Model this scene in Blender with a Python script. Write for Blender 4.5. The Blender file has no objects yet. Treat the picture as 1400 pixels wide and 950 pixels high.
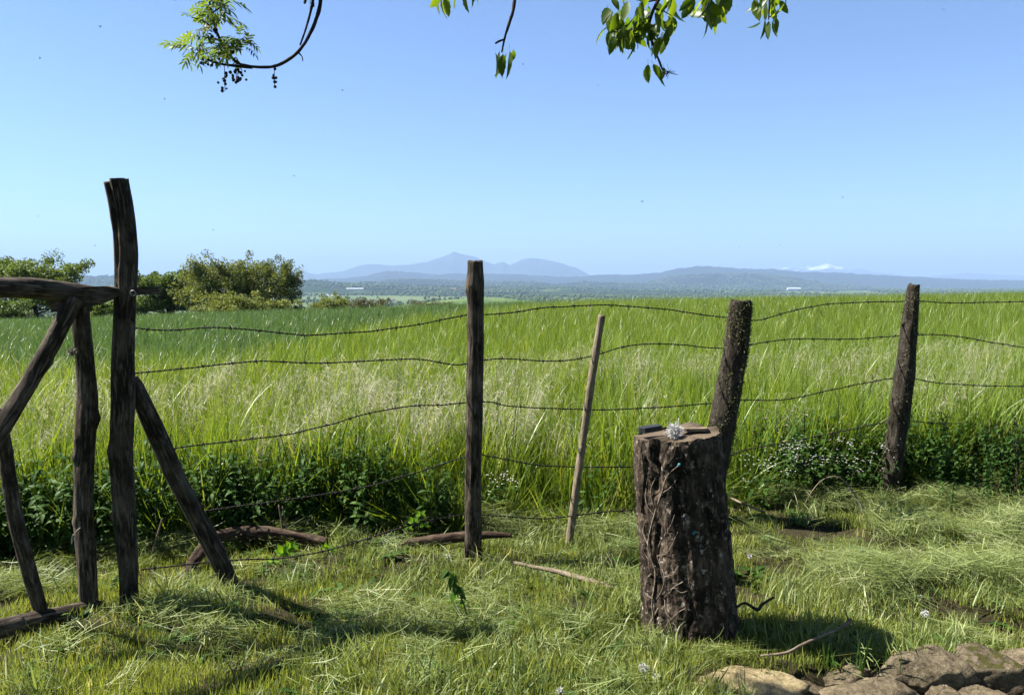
import bpy, math, random
import numpy as np
from mathutils import Vector, Matrix

# ------------------------------------------------------------------ camera, sky, sun, exposure
S = bpy.context.scene
COL = S.collection
F = 1100.0                       # focal length in photo pixels (photo 1400 x 950)
HOR = 390.0                      # photo row of the true horizon
CAMZ = 1.5
PITCH = math.atan((475.0 - HOR) / F)
cam_d = bpy.data.cameras.new('camera')
cam = bpy.data.objects.new('camera', cam_d)
COL.objects.link(cam)
cam.location = (0, 0, CAMZ)
cam.rotation_euler = (math.pi / 2 - PITCH, 0, 0)
cam_d.sensor_width = 36.0
cam_d.lens = 36.0 * F / 1400.0
cam_d.clip_start = 0.05
cam_d.clip_end = 200000.0
S.camera = cam

SUN_EL, SUN_AZ = 49.0, -80.0     # degrees; azimuth clockwise from +Y (the view direction)
world = bpy.data.worlds.new('World')
S.world = world
world.use_nodes = True
wn = world.node_tree
bg = wn.nodes['Background']
sky = wn.nodes.new('ShaderNodeTexSky')
sky.sky_type = 'NISHITA'
sky.sun_disc = False
sky.sun_elevation = math.radians(SUN_EL)
sky.sun_rotation = math.radians(SUN_AZ % 360)
sky.altitude = 400
sky.air_density = 0.7
sky.dust_density = 0.0
sky.ozone_density = 6.0
wn.links.new(sky.outputs[0], bg.inputs[0])
bg.inputs[1].default_value = 0.055

sun_d = bpy.data.lights.new('sun', 'SUN')
sun_d.energy = 5.0
sun_d.angle = math.radians(0.53)
sun_d.color = (1.0, 0.95, 0.86)
sun = bpy.data.objects.new('sun', sun_d)
COL.objects.link(sun)
el, az = math.radians(SUN_EL), math.radians(SUN_AZ)
SUNV = Vector((math.sin(az) * math.cos(el), math.cos(az) * math.cos(el), math.sin(el)))
sun.rotation_euler = (-SUNV).to_track_quat('-Z', 'Y').to_euler()
sun.location = (-6, 3, 12)

S.view_settings.view_transform = 'Standard'
S.view_settings.look = 'None'
S.view_settings.exposure = 2.0
S.view_settings.gamma = 1.0
S.view_settings.use_curve_mapping = False
S.render.engine = 'CYCLES'
S.cycles.use_denoising = True
S.cycles.denoiser = 'OPENIMAGEDENOISE'
S.cycles.max_bounces = 8
S.cycles.diffuse_bounces = 2
S.cycles.transmission_bounces = 4
S.cycles.volume_bounces = 2
S.cycles.transparent_max_bounces = 8
S.cycles.sample_clamp_indirect = 6.0

RNG = np.random.default_rng(11)
random.seed(4)

# ------------------------------------------------------------------ pixel helpers
def ray(px, py):
    cx, cy = (px - 700.0) / F, (475.0 - py) / F
    s, c = math.sin(PITCH), math.cos(PITCH)
    return Vector((cx, c + cy * s, -s + cy * c))
CAM = Vector((0, 0, CAMZ))
def at_y(px, py, Y):
    d = ray(px, py)
    return CAM + d * (Y / d.y)
def on_ground(px, py, z=0.0):
    d = ray(px, py)
    return CAM + d * ((z - CAMZ) / d.z)
def on_plane(px, py, P, direction):
    n = Vector((-direction[1], direction[0], 0.0))
    d = ray(px, py)
    return CAM + d * ((P - CAM).dot(n) / d.dot(n))
def px_m(Y):
    return Y / F                 # metres per photo pixel at depth Y

# ------------------------------------------------------------------ noise
def _hash(ix, iy, iz, seed):
    h = (ix.astype(np.int64) * 374761393 + iy.astype(np.int64) * 668265263 + iz.astype(np.int64) * 2147483647 + seed * 974634777)
    h = (h ^ (h >> 13)) * 1274126177
    h = h & 0x7fffffff
    h = (h ^ (h >> 16)) * 2246822519 & 0x7fffffff
    return (h % 100003) / 50001.5 - 1.0
def vnoise(x, y, z=0.0, seed=0):
    x, y, z = np.broadcast_arrays(np.asarray(x, float), np.asarray(y, float), np.asarray(z, float))
    ix, iy, iz = np.floor(x), np.floor(y), np.floor(z)
    fx, fy, fz = x - ix, y - iy, z - iz
    u, v, w = [t * t * (3 - 2 * t) for t in (fx, fy, fz)]
    r = 0
    for dx in (0, 1):
        for dy in (0, 1):
            for dz in (0, 1):
                wt = (u if dx else 1 - u) * (v if dy else 1 - v) * (w if dz else 1 - w)
                r = r + wt * _hash(ix + dx, iy + dy, iz + dz, seed)
    return r
def fbm(x, y, z=0.0, seed=0, octv=4, gain=0.5):
    r, a, f = 0, 1.0, 1.0
    for k in range(octv):
        r = r + a * vnoise(np.asarray(x) * f, np.asarray(y) * f, np.asarray(z) * f, seed + k * 17)
        a *= gain; f *= 2.03
    return r
def smooth(a, b, x):
    t = np.clip((np.asarray(x, float) - a) / (b - a), 0, 1)
    return t * t * (3 - 2 * t)

# ------------------------------------------------------------------ scene helpers
def new_mesh(name, verts, faces, mat=None, smooth_sh=True, attrs=None, mats=None, midx=None):
    me = bpy.data.meshes.new(name)
    verts = np.asarray(verts, float)
    if isinstance(faces, np.ndarray) and faces.ndim == 2:
        nf, k = faces.shape
        me.vertices.add(len(verts)); me.vertices.foreach_set('co', verts.ravel())
        me.loops.add(nf * k); me.loops.foreach_set('vertex_index', faces.astype(np.int32).ravel())
        me.polygons.add(nf)
        me.polygons.foreach_set('loop_start', np.arange(0, nf * k, k, dtype=np.int32))
        me.update(calc_edges=True)
    else:
        me.from_pydata([tuple(v) for v in verts], [], [tuple(int(i) for i in f) for f in faces])
        me.update()
    for m in (mats or ([mat] if mat else [])):
        me.materials.append(m)
    if midx is not None:
        me.polygons.foreach_set('material_index', np.asarray(midx, np.int32))
    if smooth_sh:
        me.polygons.foreach_set('use_smooth', np.ones(len(me.polygons), bool))
    for an, (ty, data) in (attrs or {}).items():
        a = me.attributes.new(an, ty, 'POINT')
        a.data.foreach_set('vector' if ty == 'FLOAT_VECTOR' else 'value', np.asarray(data, np.float32).ravel())
    me.validate()
    return me
def link(name, me, parent=None):
    o = bpy.data.objects.new(name, me)
    COL.objects.link(o)
    if parent is not None:
        o.parent = parent
        o.matrix_parent_inverse = Matrix.Translation(-Vector(parent.location)) if parent.type == 'EMPTY' else Matrix.Identity(4)
    return o
def tag(o, label=None, cat=None, group=None, kind=None):
    if label: o['label'] = label
    if cat: o['category'] = cat
    if group: o['group'] = group
    if kind: o['kind'] = kind
    return o
def thing(name, loc, label, cat, group=None):
    o = bpy.data.objects.new(name, None)
    o.empty_display_size = 0.1
    COL.objects.link(o)
    o.location = loc
    return tag(o, label, cat, group)

class MB:                        # collects geometry for one mesh
    def __init__(s):
        s.v, s.f, s.a, s.n = [], [], [], 0
    def add(s, v, f, a=None):
        v = np.asarray(v, float)
        s.v.append(v)
        s.f.extend([tuple(int(i) + s.n for i in q) for q in f])
        s.a.append(np.asarray(a, float) if a is not None else v.copy())
        s.n += len(v)
    def mesh(s, name, mat, smooth_sh=True):
        return new_mesh(name, np.concatenate(s.v), s.f, mat, smooth_sh, {'bark': ('FLOAT_VECTOR', np.concatenate(s.a))})

# ------------------------------------------------------------------ materials
def mat_new(name):
    m = bpy.data.materials.new(name)
    m.use_nodes = True
    nt = m.node_tree
    return m, nt, nt.nodes['Principled BSDF'], nt.nodes['Material Output']
def N(nt, ty, **kw):
    n = nt.nodes.new(ty)
    for k, v in kw.items():
        setattr(n, k, v)
    return n
def ramp(nt, stops, fac):
    r = N(nt, 'ShaderNodeValToRGB')
    els = r.color_ramp.elements
    while len(els) < len(stops): els.new(0.5)
    for e, (p, c) in zip(els, stops):
        e.position = p; e.color = (*c, 1)
    nt.links.new(fac, r.inputs[0])
    return r.outputs[0]
def noise_node(nt, vec, scale, detail=6, rough=0.6, dist=0.0):
    n = N(nt, 'ShaderNodeTexNoise')
    n.inputs['Scale'].default_value = scale
    n.inputs['Detail'].default_value = detail
    n.inputs['Roughness'].default_value = rough
    n.inputs['Distortion'].default_value = dist
    if vec is not None: nt.links.new(vec, n.inputs['Vector'])
    return n.outputs['Fac']
def mapping(nt, vec, scale):
    m = N(nt, 'ShaderNodeMapping')
    m.inputs['Scale'].default_value = scale
    nt.links.new(vec, m.inputs['Vector'])
    return m.outputs[0]
def attr(nt, name):
    return N(nt, 'ShaderNodeAttribute', attribute_name=name)
def mix(nt, fac, a, b, blend='MIX'):
    m = N(nt, 'ShaderNodeMix', data_type='RGBA', blend_type=blend)
    for sock, v in ((m.inputs[0], fac), (m.inputs[6], a), (m.inputs[7], b)):
        if hasattr(v, 'is_linked'): nt.links.new(v, sock)
        elif isinstance(v, (int, float)): sock.default_value = v
        else: sock.default_value = (*v, 1)
    return m.outputs[2]
def bump(nt, h, strength, dist, normal=None):
    b = N(nt, 'ShaderNodeBump')
    b.inputs['Strength'].default_value = strength
    b.inputs['Distance'].default_value = dist
    nt.links.new(h, b.inputs['Height'])
    if normal is not None: nt.links.new(normal, b.inputs['Normal'])
    return b.outputs[0]

KA = 0.55                        # the photograph is exposed bright, so real-world albedos sit at the low end
KL = 0.9
def dim(c, k=None): return tuple(x * (KA if k is None else k) for x in c)
def bark_mat(name, dark, mid, light, stretch=0.1, scale=70, lichen=None, amount=0.55, bumpd=0.006):
    dark, mid, light = dim(dark), dim(mid), dim(light)
    lichen = dim(lichen) if lichen else None
    m, nt, P, out = mat_new(name)
    v = attr(nt, 'bark').outputs['Vector']
    g = noise_node(nt, mapping(nt, v, (1, 1, stretch)), scale, 8, 0.65, 0.4)
    b = noise_node(nt, v, 9, 5, 0.6)
    c = ramp(nt, [(0.30, dark), (0.5, mid), (0.72, light)], g)
    c = mix(nt, ramp(nt, [(0.42, (0, 0, 0)), (0.62, (1, 1, 1))], b), c, mix(nt, 0.28, c, light))
    if lichen:
        k = noise_node(nt, v, 34, 7, 0.7)
        c = mix(nt, ramp(nt, [(amount, (0, 0, 0)), (amount + 0.06, (1, 1, 1))], k), c, lichen)
    nt.links.new(c, P.inputs['Base Color'])
    P.inputs['Roughness'].default_value = 0.9
    P.inputs['Specular IOR Level'].default_value = 0.15
    f = noise_node(nt, mapping(nt, v, (1, 1, 0.35)), scale * 3.2, 5, 0.7)
    n1 = bump(nt, g, 0.9, bumpd)
    nt.links.new(bump(nt, f, 0.6, bumpd * 0.4, n1), P.inputs['Normal'])
    return m

def leaf_mat(name, c0, c1, trans=0.45, rough=0.55, tcol=None, extra=None, spec=0.3):
    """thin leaf: colour varies per blade ('tint') and per instance"""
    c0, c1, extra = dim(c0, KL), dim(c1, KL), (dim(extra, KL) if extra else None)
    m, nt, P, out = mat_new(name)
    t = attr(nt, 'tint').outputs['Fac']
    oi = N(nt, 'ShaderNodeObjectInfo').outputs['Random']
    ad = N(nt, 'ShaderNodeMath', operation='MULTIPLY_ADD')
    nt.links.new(oi, ad.inputs[0]); ad.inputs[1].default_value = 0.35
    sc = N(nt, 'ShaderNodeMath', operation='MULTIPLY'); nt.links.new(t, sc.inputs[0]); sc.inputs[1].default_value = 0.65
    nt.links.new(sc.outputs[0], ad.inputs[2])
    stops = [(0.0, c0), (1.0, c1)] if extra is None else [(0.0, c0), (0.62, c1), (0.8, c1), (1.0, extra)]
    c = ramp(nt, stops, ad.outputs[0])
    nt.links.new(c, P.inputs['Base Color'])
    P.inputs['Roughness'].default_value = rough
    P.inputs['Specular IOR Level'].default_value = spec
    tr = N(nt, 'ShaderNodeBsdfTranslucent')
    tc = mix(nt, 1.0, c, tcol or (1.25, 1.2, 0.6), 'MULTIPLY')
    nt.links.new(tc, tr.inputs[0])
    ms = N(nt, 'ShaderNodeMixShader'); ms.inputs[0].default_value = trans
    nt.links.new(P.outputs[0], ms.inputs[1]); nt.links.new(tr.outputs[0], ms.inputs[2])
    nt.links.new(ms.outputs[0], out.inputs['Surface'])
    return m

def plain_mat(name, col, rough=0.7, metal=0.0, nscale=0, vary=0.4, bumpd=0.0, spec=0.3):
    col = dim(col)
    m, nt, P, out = mat_new(name)
    if nscale:
        tc = N(nt, 'ShaderNodeTexCoord').outputs['Object']
        n = noise_node(nt, tc, nscale, 6, 0.6)
        lo = tuple(x * (1 - vary) for x in col); hi = tuple(min(1, x * (1 + vary)) for x in col)
        nt.links.new(ramp(nt, [(0.3, lo), (0.7, hi)], n), P.inputs['Base Color'])
        if bumpd: nt.links.new(bump(nt, n, 0.7, bumpd), P.inputs['Normal'])
    else:
        P.inputs['Base Color'].default_value = (*col, 1)
    P.inputs['Roughness'].default_value = rough
    P.inputs['Metallic'].default_value = metal
    P.inputs['Specular IOR Level'].default_value = spec
    return m

M = {}
M['post'] = bark_mat('weathered_post_wood', (0.010, 0.007, 0.0045), (0.034, 0.025, 0.017), (0.28, 0.23, 0.175), 0.14, 80)
M['gate'] = bark_mat('gate_wood', (0.012, 0.008, 0.005), (0.044, 0.032, 0.022), (0.34, 0.28, 0.215), 0.14, 80)
M['mossy'] = bark_mat('mossy_post_bark', (0.012, 0.009, 0.006), (0.034, 0.026, 0.018), (0.13, 0.11, 0.085), 0.3, 45, (0.15, 0.155, 0.11), 0.6, 0.012)
M['stake'] = bark_mat('stake_wood', (0.09, 0.067, 0.044), (0.25, 0.19, 0.13), (0.5, 0.42, 0.3), 0.15, 120)
M['stump'] = bark_mat('stump_bark', (0.007, 0.005, 0.0035), (0.026, 0.018, 0.0125), (0.34, 0.255, 0.185), 0.45, 42, (0.60, 0.53, 0.44), 0.59, 0.025)
M['cut'] = bark_mat('cut_wood', (0.10, 0.07, 0.045), (0.22, 0.165, 0.11), (0.36, 0.29, 0.2), 1.0, 40)
M['root'] = bark_mat('dry_ivy_stem', (0.10, 0.075, 0.055), (0.28, 0.215, 0.165), (0.55, 0.46, 0.37), 0.3, 120)
M['log'] = bark_mat('rotten_log_bark', (0.02, 0.011, 0.008), (0.062, 0.037, 0.025), (0.20, 0.145, 0.10), 0.3, 60)
M['stick'] = bark_mat('bare_stick', (0.10, 0.075, 0.05), (0.24, 0.185, 0.13), (0.42, 0.35, 0.26), 0.2, 90)
M['twig'] = bark_mat('tree_twig', (0.02, 0.014, 0.01), (0.05, 0.036, 0.026), (0.11, 0.085, 0.065), 0.4, 90)
M['trunk'] = bark_mat('tree_bark', (0.03, 0.024, 0.018), (0.085, 0.07, 0.055), (0.19, 0.165, 0.135), 0.25, 30, None, 0.5, 0.02)
M['wire'] = plain_mat('rusty_wire', (0.035, 0.028, 0.024), 0.75, 0.3, 60, 0.5, 0, 0.3)
M['steel'] = plain_mat('dull_steel', (0.32, 0.32, 0.32), 0.5, 0.7, 40, 0.3)
M['twine'] = plain_mat('pale_twine', (0.5, 0.46, 0.38), 0.9, 0, 200, 0.3)
M['blue'] = plain_mat('blue_plastic', (0.03, 0.25, 0.34), 0.45, 0, 80, 0.3)
M['slate'] = plain_mat('dark_slate', (0.022, 0.024, 0.027), 0.6, 0, 30, 0.4, 0.002)
M['fluff'] = plain_mat('white_fluff', (0.82, 0.82, 0.80), 0.9)
M['insect'] = plain_mat('dark_insect', (0.02, 0.018, 0.016), 0.5)
M['white_wall'] = plain_mat('pale_render', (0.75, 0.73, 0.68), 0.8)
M['roof'] = plain_mat('clay_roof', (0.28, 0.16, 0.11), 0.8)
M['roof_pale'] = plain_mat('pale_sheet_roof', (0.72, 0.73, 0.72), 0.5)

M['lawn'] = leaf_mat('short_lawn_blades', (0.055, 0.105, 0.018), (0.26, 0.30, 0.065), 0.4, 0.5, None, (0.62, 0.54, 0.26))
M['tall'] = leaf_mat('tall_grass_blades', (0.04, 0.095, 0.012), (0.165, 0.24, 0.032), 0.42, 0.38, (1.5, 1.35, 0.5), (0.34, 0.32, 0.13), 0.35)
M['wheat'] = leaf_mat('wheat_blades', (0.035, 0.085, 0.025), (0.12, 0.19, 0.06), 0.42, 0.35, (1.4, 1.3, 0.7), None, 0.32)
M['seed'] = leaf_mat('brome_seed_heads', (0.28, 0.29, 0.17), (0.66, 0.60, 0.48), 0.5, 0.5, (1.0, 0.95, 0.85))
M['hay'] = leaf_mat('cut_grass_strands', (0.05, 0.095, 0.022), (0.22, 0.27, 0.09), 0.35, 0.5, (1.2, 1.15, 0.6), (0.62, 0.57, 0.36))
M['weed'] = leaf_mat('weed_leaves', (0.02, 0.052, 0.010), (0.06, 0.12, 0.02), 0.28, 0.6, (1.6, 1.4, 0.5), None, 0.12)  # darkened so the foot of the tall grass reads as shade
M['bright'] = leaf_mat('fresh_bright_leaf', (0.10, 0.24, 0.02), (0.18, 0.34, 0.03), 0.5, 0.45, (1.8, 1.5, 0.4))
M['cherry'] = leaf_mat('cherry_leaf', (0.04, 0.085, 0.014), (0.13, 0.19, 0.022), 0.58, 0.4, (2.1, 1.8, 0.35))
M['ash'] = leaf_mat('ash_leaf', (0.04, 0.085, 0.014), (0.13, 0.19, 0.028), 0.5, 0.45, (1.6, 1.45, 0.5))
M['tree_green'] = leaf_mat('tree_leaves_green', (0.04, 0.08, 0.016), (0.16, 0.22, 0.05), 0.35, 0.55, (1.3, 1.2, 0.6))
M['tree_olive'] = leaf_mat('tree_leaves_olive', (0.06, 0.088, 0.02), (0.235, 0.275, 0.065), 0.35, 0.6, (1.2, 1.1, 0.6))
M['tree_grey'] = leaf_mat('tree_leaves_grey', (0.08, 0.085, 0.04), (0.16, 0.16, 0.075), 0.3, 0.6, (1.1, 1.1, 0.7))
M['moss'] = leaf_mat('moss_tufts', (0.035, 0.045, 0.018), (0.12, 0.125, 0.05), 0.2, 0.9, (1, 1, 0.7), (0.24, 0.24, 0.18))
M['wood_far'] = leaf_mat('far_woodland', (0.025, 0.048, 0.016), (0.08, 0.12, 0.034), 0.0, 0.9)

# ------------------------------------------------------------------ terrain
HAZE_TOP = 1650.0
def field_level(x):
    return 0.20 + np.where(x < 0, 0.034 * np.maximum(x, -26), 0.018 * np.minimum(x, 40))
def G(x, y):
    x, y = np.asarray(x, float), np.asarray(y, float)
    z = 0.018 * vnoise(x * 1.1, y * 1.1, 0, 3) + 0.012 * vnoise(x * 3.1, y * 3.1, 0, 5)
    z = z + 0.045 * (fbm(x * 2.3, y * 3.2, 0, 13, 2) - .15) * (1 - .8 * smooth(-1.3, -1.9, x)) * smooth(2.9, 3.5, y) * smooth(7.0, 5.5, y)
    # bank in front of the broken stone wall
    z = z - 0.34 * smooth(0.0, 0.16, (3.10 + 0.05 * (x - 1.2)) - y) * smooth(0.75, 1.05, x) * smooth(-6, -2, y)
    z = z + field_level(x) * smooth(7, 30, y)
    r = np.sqrt(x * x + y * y)
    q = np.maximum(y - 30, 0)
    drop = 0.055 * (q - 14 * (1 - np.exp(-q / 14)))
    z = z - np.minimum(drop, 62 - 12 * np.exp(-q / 900) * 0)
    z = z + smooth(500, 1800, r) * smooth(100, 600, y) * (9 * fbm(x / 900, y / 900, 0, 9, 3))
    return z

nr, r0, r1 = 430, 0.35, 68000.0
rr = np.concatenate([[0.0], r0 * (r1 / r0) ** (np.arange(nr) / (nr - 1))])
th = np.concatenate([np.linspace(-46, 46, 300), np.linspace(46, 314, 90)[1:-1]]) * math.pi / 180
RR, TH = np.meshgrid(rr[1:], th, indexing='ij')
X, Y = RR * np.sin(TH), RR * np.cos(TH)
V = np.stack([X, Y, G(X, Y)], -1).reshape(-1, 3)
nt_ = len(th)
i, j = np.meshgrid(np.arange(nr - 1), np.arange(nt_), indexing='ij')
jn = (j + 1) % nt_
Fc = np.stack([i * nt_ + j, i * nt_ + jn, (i + 1) * nt_ + jn, (i + 1) * nt_ + j], -1).reshape(-1, 4)[:, ::-1]
faces = Fc
V = np.concatenate([V, [[0, 0, float(G(0, 0))]]])
m, nt, P, out = mat_new('ground_soil_and_fields')
geo = N(nt, 'ShaderNodeNewGeometry').outputs['Position']
soil = ramp(nt, [(0.3, (0.022, 0.018, 0.010)), (0.55, (0.05, 0.042, 0.02)), (0.75, (0.085, 0.075, 0.035))], noise_node(nt, geo, 9, 8, 0.7))  # dark, so bare patches in the lawn stand in for shadow
vor = N(nt, 'ShaderNodeTexVoronoi', feature='F1')
vor.inputs['Scale'].default_value = 0.0042
nt.links.new(geo, vor.inputs['Vector'])
sepv = N(nt, 'ShaderNodeSeparateColor'); nt.links.new(vor.outputs['Color'], sepv.inputs[0])
fields = ramp(nt, [(0.0, (0.05, 0.09, 0.03)), (0.35, (0.10, 0.16, 0.05)), (0.6, (0.15, 0.22, 0.07)), (0.8, (0.2, 0.24, 0.11)), (1.0, (0.07, 0.11, 0.035))], sepv.outputs[0])
fields = mix(nt, 0.35, fields, ramp(nt, [(0.35, (0.04, 0.07, 0.02)), (0.65, (0.16, 0.2, 0.07))], noise_node(nt, geo, 0.02, 7, 0.65)))
ln = N(nt, 'ShaderNodeVectorMath', operation='LENGTH'); nt.links.new(geo, ln.inputs[0])
mr = N(nt, 'ShaderNodeMapRange'); mr.inputs[1].default_value = 60; mr.inputs[2].default_value = 130
nt.links.new(ln.outputs['Value'], mr.inputs[0])
nt.links.new(mix(nt, 1.0, mix(nt, mr.outputs[0], soil, fields), (KA, KA, KA), 'MULTIPLY'), P.inputs['Base Color'])
P.inputs['Roughness'].default_value = 0.95
P.inputs['Specular IOR Level'].default_value = 0.1
nt.links.new(bump(nt, noise_node(nt, geo, 40, 6, 0.7), 0.6, 0.01), P.inputs['Normal'])
# centre fan closes the sheet under the camera
fan = [(len(V) - 1, (k + 1) % nt_, k) for k in range(nt_)]
me = new_mesh('ground', V, [tuple(f) for f in faces] + fan, m)
tag(link('ground', me), 'green valley floor and mown lawn ground under the field', None, None, 'structure')

# ------------------------------------------------------------------ distant hills and mountains
def hill_mat(name, forest, field, patch_scale, thr, snow=False):
    forest, field = dim(forest), dim(field)
    m, nt, P, out = mat_new(name)
    geo = N(nt, 'ShaderNodeNewGeometry').outputs['Position']
    a = noise_node(nt, mapping(nt, geo, (1, 1, 2)), patch_scale, 6, 0.6)
    c = ramp(nt, [(thr, forest), (thr + 0.05, field)], a)
    c = mix(nt, 0.4, c, ramp(nt, [(0.3, tuple(x * .5 for x in forest)), (0.7, tuple(min(1, x * 1.7) for x in forest))], noise_node(nt, geo, patch_scale * 9, 6, 0.7)))
    if snow:
        s = noise_node(nt, mapping(nt, geo, (1, 1, 1)), 0.0016, 8, 0.7)
        sz = N(nt, 'ShaderNodeSeparateXYZ'); nt.links.new(geo, sz.inputs[0])
        mr = N(nt, 'ShaderNodeMapRange'); mr.inputs[1].default_value = 560; mr.inputs[2].default_value = 1180
        mr.inputs[3].default_value = -0.22; mr.inputs[4].default_value = 0.3
        nt.links.new(sz.outputs[2], mr.inputs[0])
        ad = N(nt, 'ShaderNodeMath', operation='ADD'); nt.links.new(s, ad.inputs[0]); nt.links.new(mr.outputs[0], ad.inputs[1])
        c = mix(nt, ramp(nt, [(0.5, (0, 0, 0)), (0.58, (1, 1, 1))], ad.outputs[0]), c, (0.85, 0.86, 0.88))
    nt.links.new(c, P.inputs['Base Color'])
    P.inputs['Roughness'].default_value = 1.0
    P.inputs['Specular IOR Level'].default_value = 0.0
    return m
HM = hill_mat('wooded_hillside', (0.03, 0.05, 0.02), (0.16, 0.22, 0.08), 0.0011, 0.52)
HM2 = hill_mat('far_wooded_hill', (0.020, 0.030, 0.016), (0.075, 0.105, 0.045), 0.0006, 0.64)
HM3 = hill_mat('volcanic_mountain', (0.035, 0.05, 0.022), (0.075, 0.09, 0.045), 0.0004, 0.55)
HMS = hill_mat('snowy_mountain', (0.04, 0.05, 0.03), (0.08, 0.09, 0.06), 0.0004, 0.55, True)
HILLS = {}
HMG = hill_mat('green_pasture_slope', (0.10, 0.15, 0.05), (0.16, 0.24, 0.075), 0.004, 0.45)
def hill(name, key, prof, D, W, mat, rough, floor=-75.0, label=None, seed=0, step=2.0, nv=31, crest=0.05):
    xs = np.arange(prof[0][0], prof[-1][0] + 0.1, step)
    py = np.interp(xs, [p[0] for p in prof], [p[1] for p in prof])
    k = np.array([.25, .5, .25])
    pyp = np.convolve(np.pad(py, 1, mode='edge'), k, 'valid')
    vs = np.linspace(-1, 1, nv)
    PX, VV = np.meshgrid(xs, vs, indexing='ij')
    top = CAMZ + (HOR - pyp)[:, None] / F * D
    dist = D + VV * W
    x = (PX - 700) / F * dist
    y = dist
    bell = np.clip(1 - np.abs(VV), 0, 1) ** 0.8 * (1 - 0.25 * (1 - np.abs(VV)))/0.75
    relief = fbm(x / (W * 0.22), y / (W * 0.22), 0, seed, 4)
    fine = fbm(x / (W * 0.05), y / (W * 0.05), 0, seed + 3, 3)
    z = floor + (top - floor) * bell * (1 + 0.16 * relief * (1 - bell) ** 0.6) + (top - floor) * crest * relief * (bell > .8) + rough * fine * bell
    n0, n1 = PX.shape
    i, j = np.meshgrid(np.arange(n0 - 1), np.arange(n1 - 1), indexing='ij')
    f = np.stack([i * n1 + j, (i + 1) * n1 + j, (i + 1) * n1 + j + 1, i * n1 + j + 1], -1).reshape(-1, 4)
    me = new_mesh(name, np.stack([x, y, z], -1).reshape(-1, 3), f, mat)
    tag(link(name, me), label, None, None, 'structure')
    HILLS[key] = (xs, vs, x, y, z)
hill('hill', 'wooded', [(-400, 401), (-100, 398), (60, 397), (230, 393), (330, 389), (380, 387), (430, 384), (500, 387), (560, 391), (640, 393), (760, 394), (900, 397), (1100, 399), (1400, 400), (1800, 401)], 7600, 2600, HM, 8, -70, 'wooded ridge across the valley behind the field', 21)
hill('hill', 'pasture', [(430, 432), (500, 424), (560, 417), (620, 410), (660, 407.5), (700, 409), (740, 414), (790, 421), (850, 430)], 2300, 500, HMG, 2, -75, 'pale green pasture slope behind the middle post', 23)
hill('hill', 'left', [(-300, 384), (0, 381), (110, 379), (160, 378), (215, 378), (280, 382), (340, 388), (400, 396)], 9500, 2000, HM, 9, -70, 'blue wooded plateau behind the left trees', 25)
hill('hill', 'knoll', [(430, 396), (500, 386), (560, 382), (610, 383), (650, 386), (745, 385), (750, 388), (800, 386), (850, 388), (930, 389), (1010, 391), (1130, 395), (1400, 396)], 11000, 2200, HM2, 10, -70, 'dark forested low hills below the far mountains', 27)
hill('hill', 'darkhill', [(860, 396), (890, 384), (930, 378), (968, 374), (1005, 376), (1050, 377), (1090, 382), (1130, 388), (1180, 392), (1240, 398)], 12500, 2300, HM2, 14, -70, 'dark blue wooded hill left of the snowy mountains', 29)
hill('hill', 'mid', [(330, 390), (420, 383), (470, 381), (505, 376), (530, 371), (565, 373), (600, 376), (640, 374), (700, 375), (760, 378), (840, 376), (900, 374), (930, 367), (965, 364), (1000, 366), (1060, 369), (1120, 373), (1200, 377), (1300, 381), (1400, 384), (1600, 386)], 17500, 3000, HM2, 16, -70, 'long pale blue ridge in the distance', 31)
hill('mountain', 'puys', [(250, 384), (330, 380), (385, 373), (410, 371), (435, 375), (470, 371), (490, 364), (505, 361), (540, 364), (560, 362), (585, 358), (606, 351), (615, 347), (621, 344.5), (629, 347), (640, 349.5), (652, 352), (664, 358.5), (675, 362), (688, 358), (697, 363), (712, 356), (724, 352.5), (745, 355), (770, 361), (790, 368), (805, 376), (840, 382), (900, 388)], 27000, 3200, HM3, 12, -70, 'chain of blue volcanic mountains with a pointed summit', 33, 1.0, 31, 0.012)
hill('mountain', 'snow', [(1010, 382), (1060, 371), (1075, 366), (1090, 367), (1110, 365), (1128, 362), (1142, 365), (1160, 369), (1175, 367), (1190, 371), (1215, 375), (1260, 381)], 42000, 4000, HMS, 50, -70, 'faint snow streaked mountains on the horizon', 35, 1.0, 31, 0.02)
hill('hill', 'farright', [(1230, 384), (1275, 378), (1320, 374), (1360, 376), (1400, 377), (1500, 379), (1650, 383)], 38000, 3500, HM3, 20, -70, 'faint far ridge right of the snowy mountains', 37)

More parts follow.
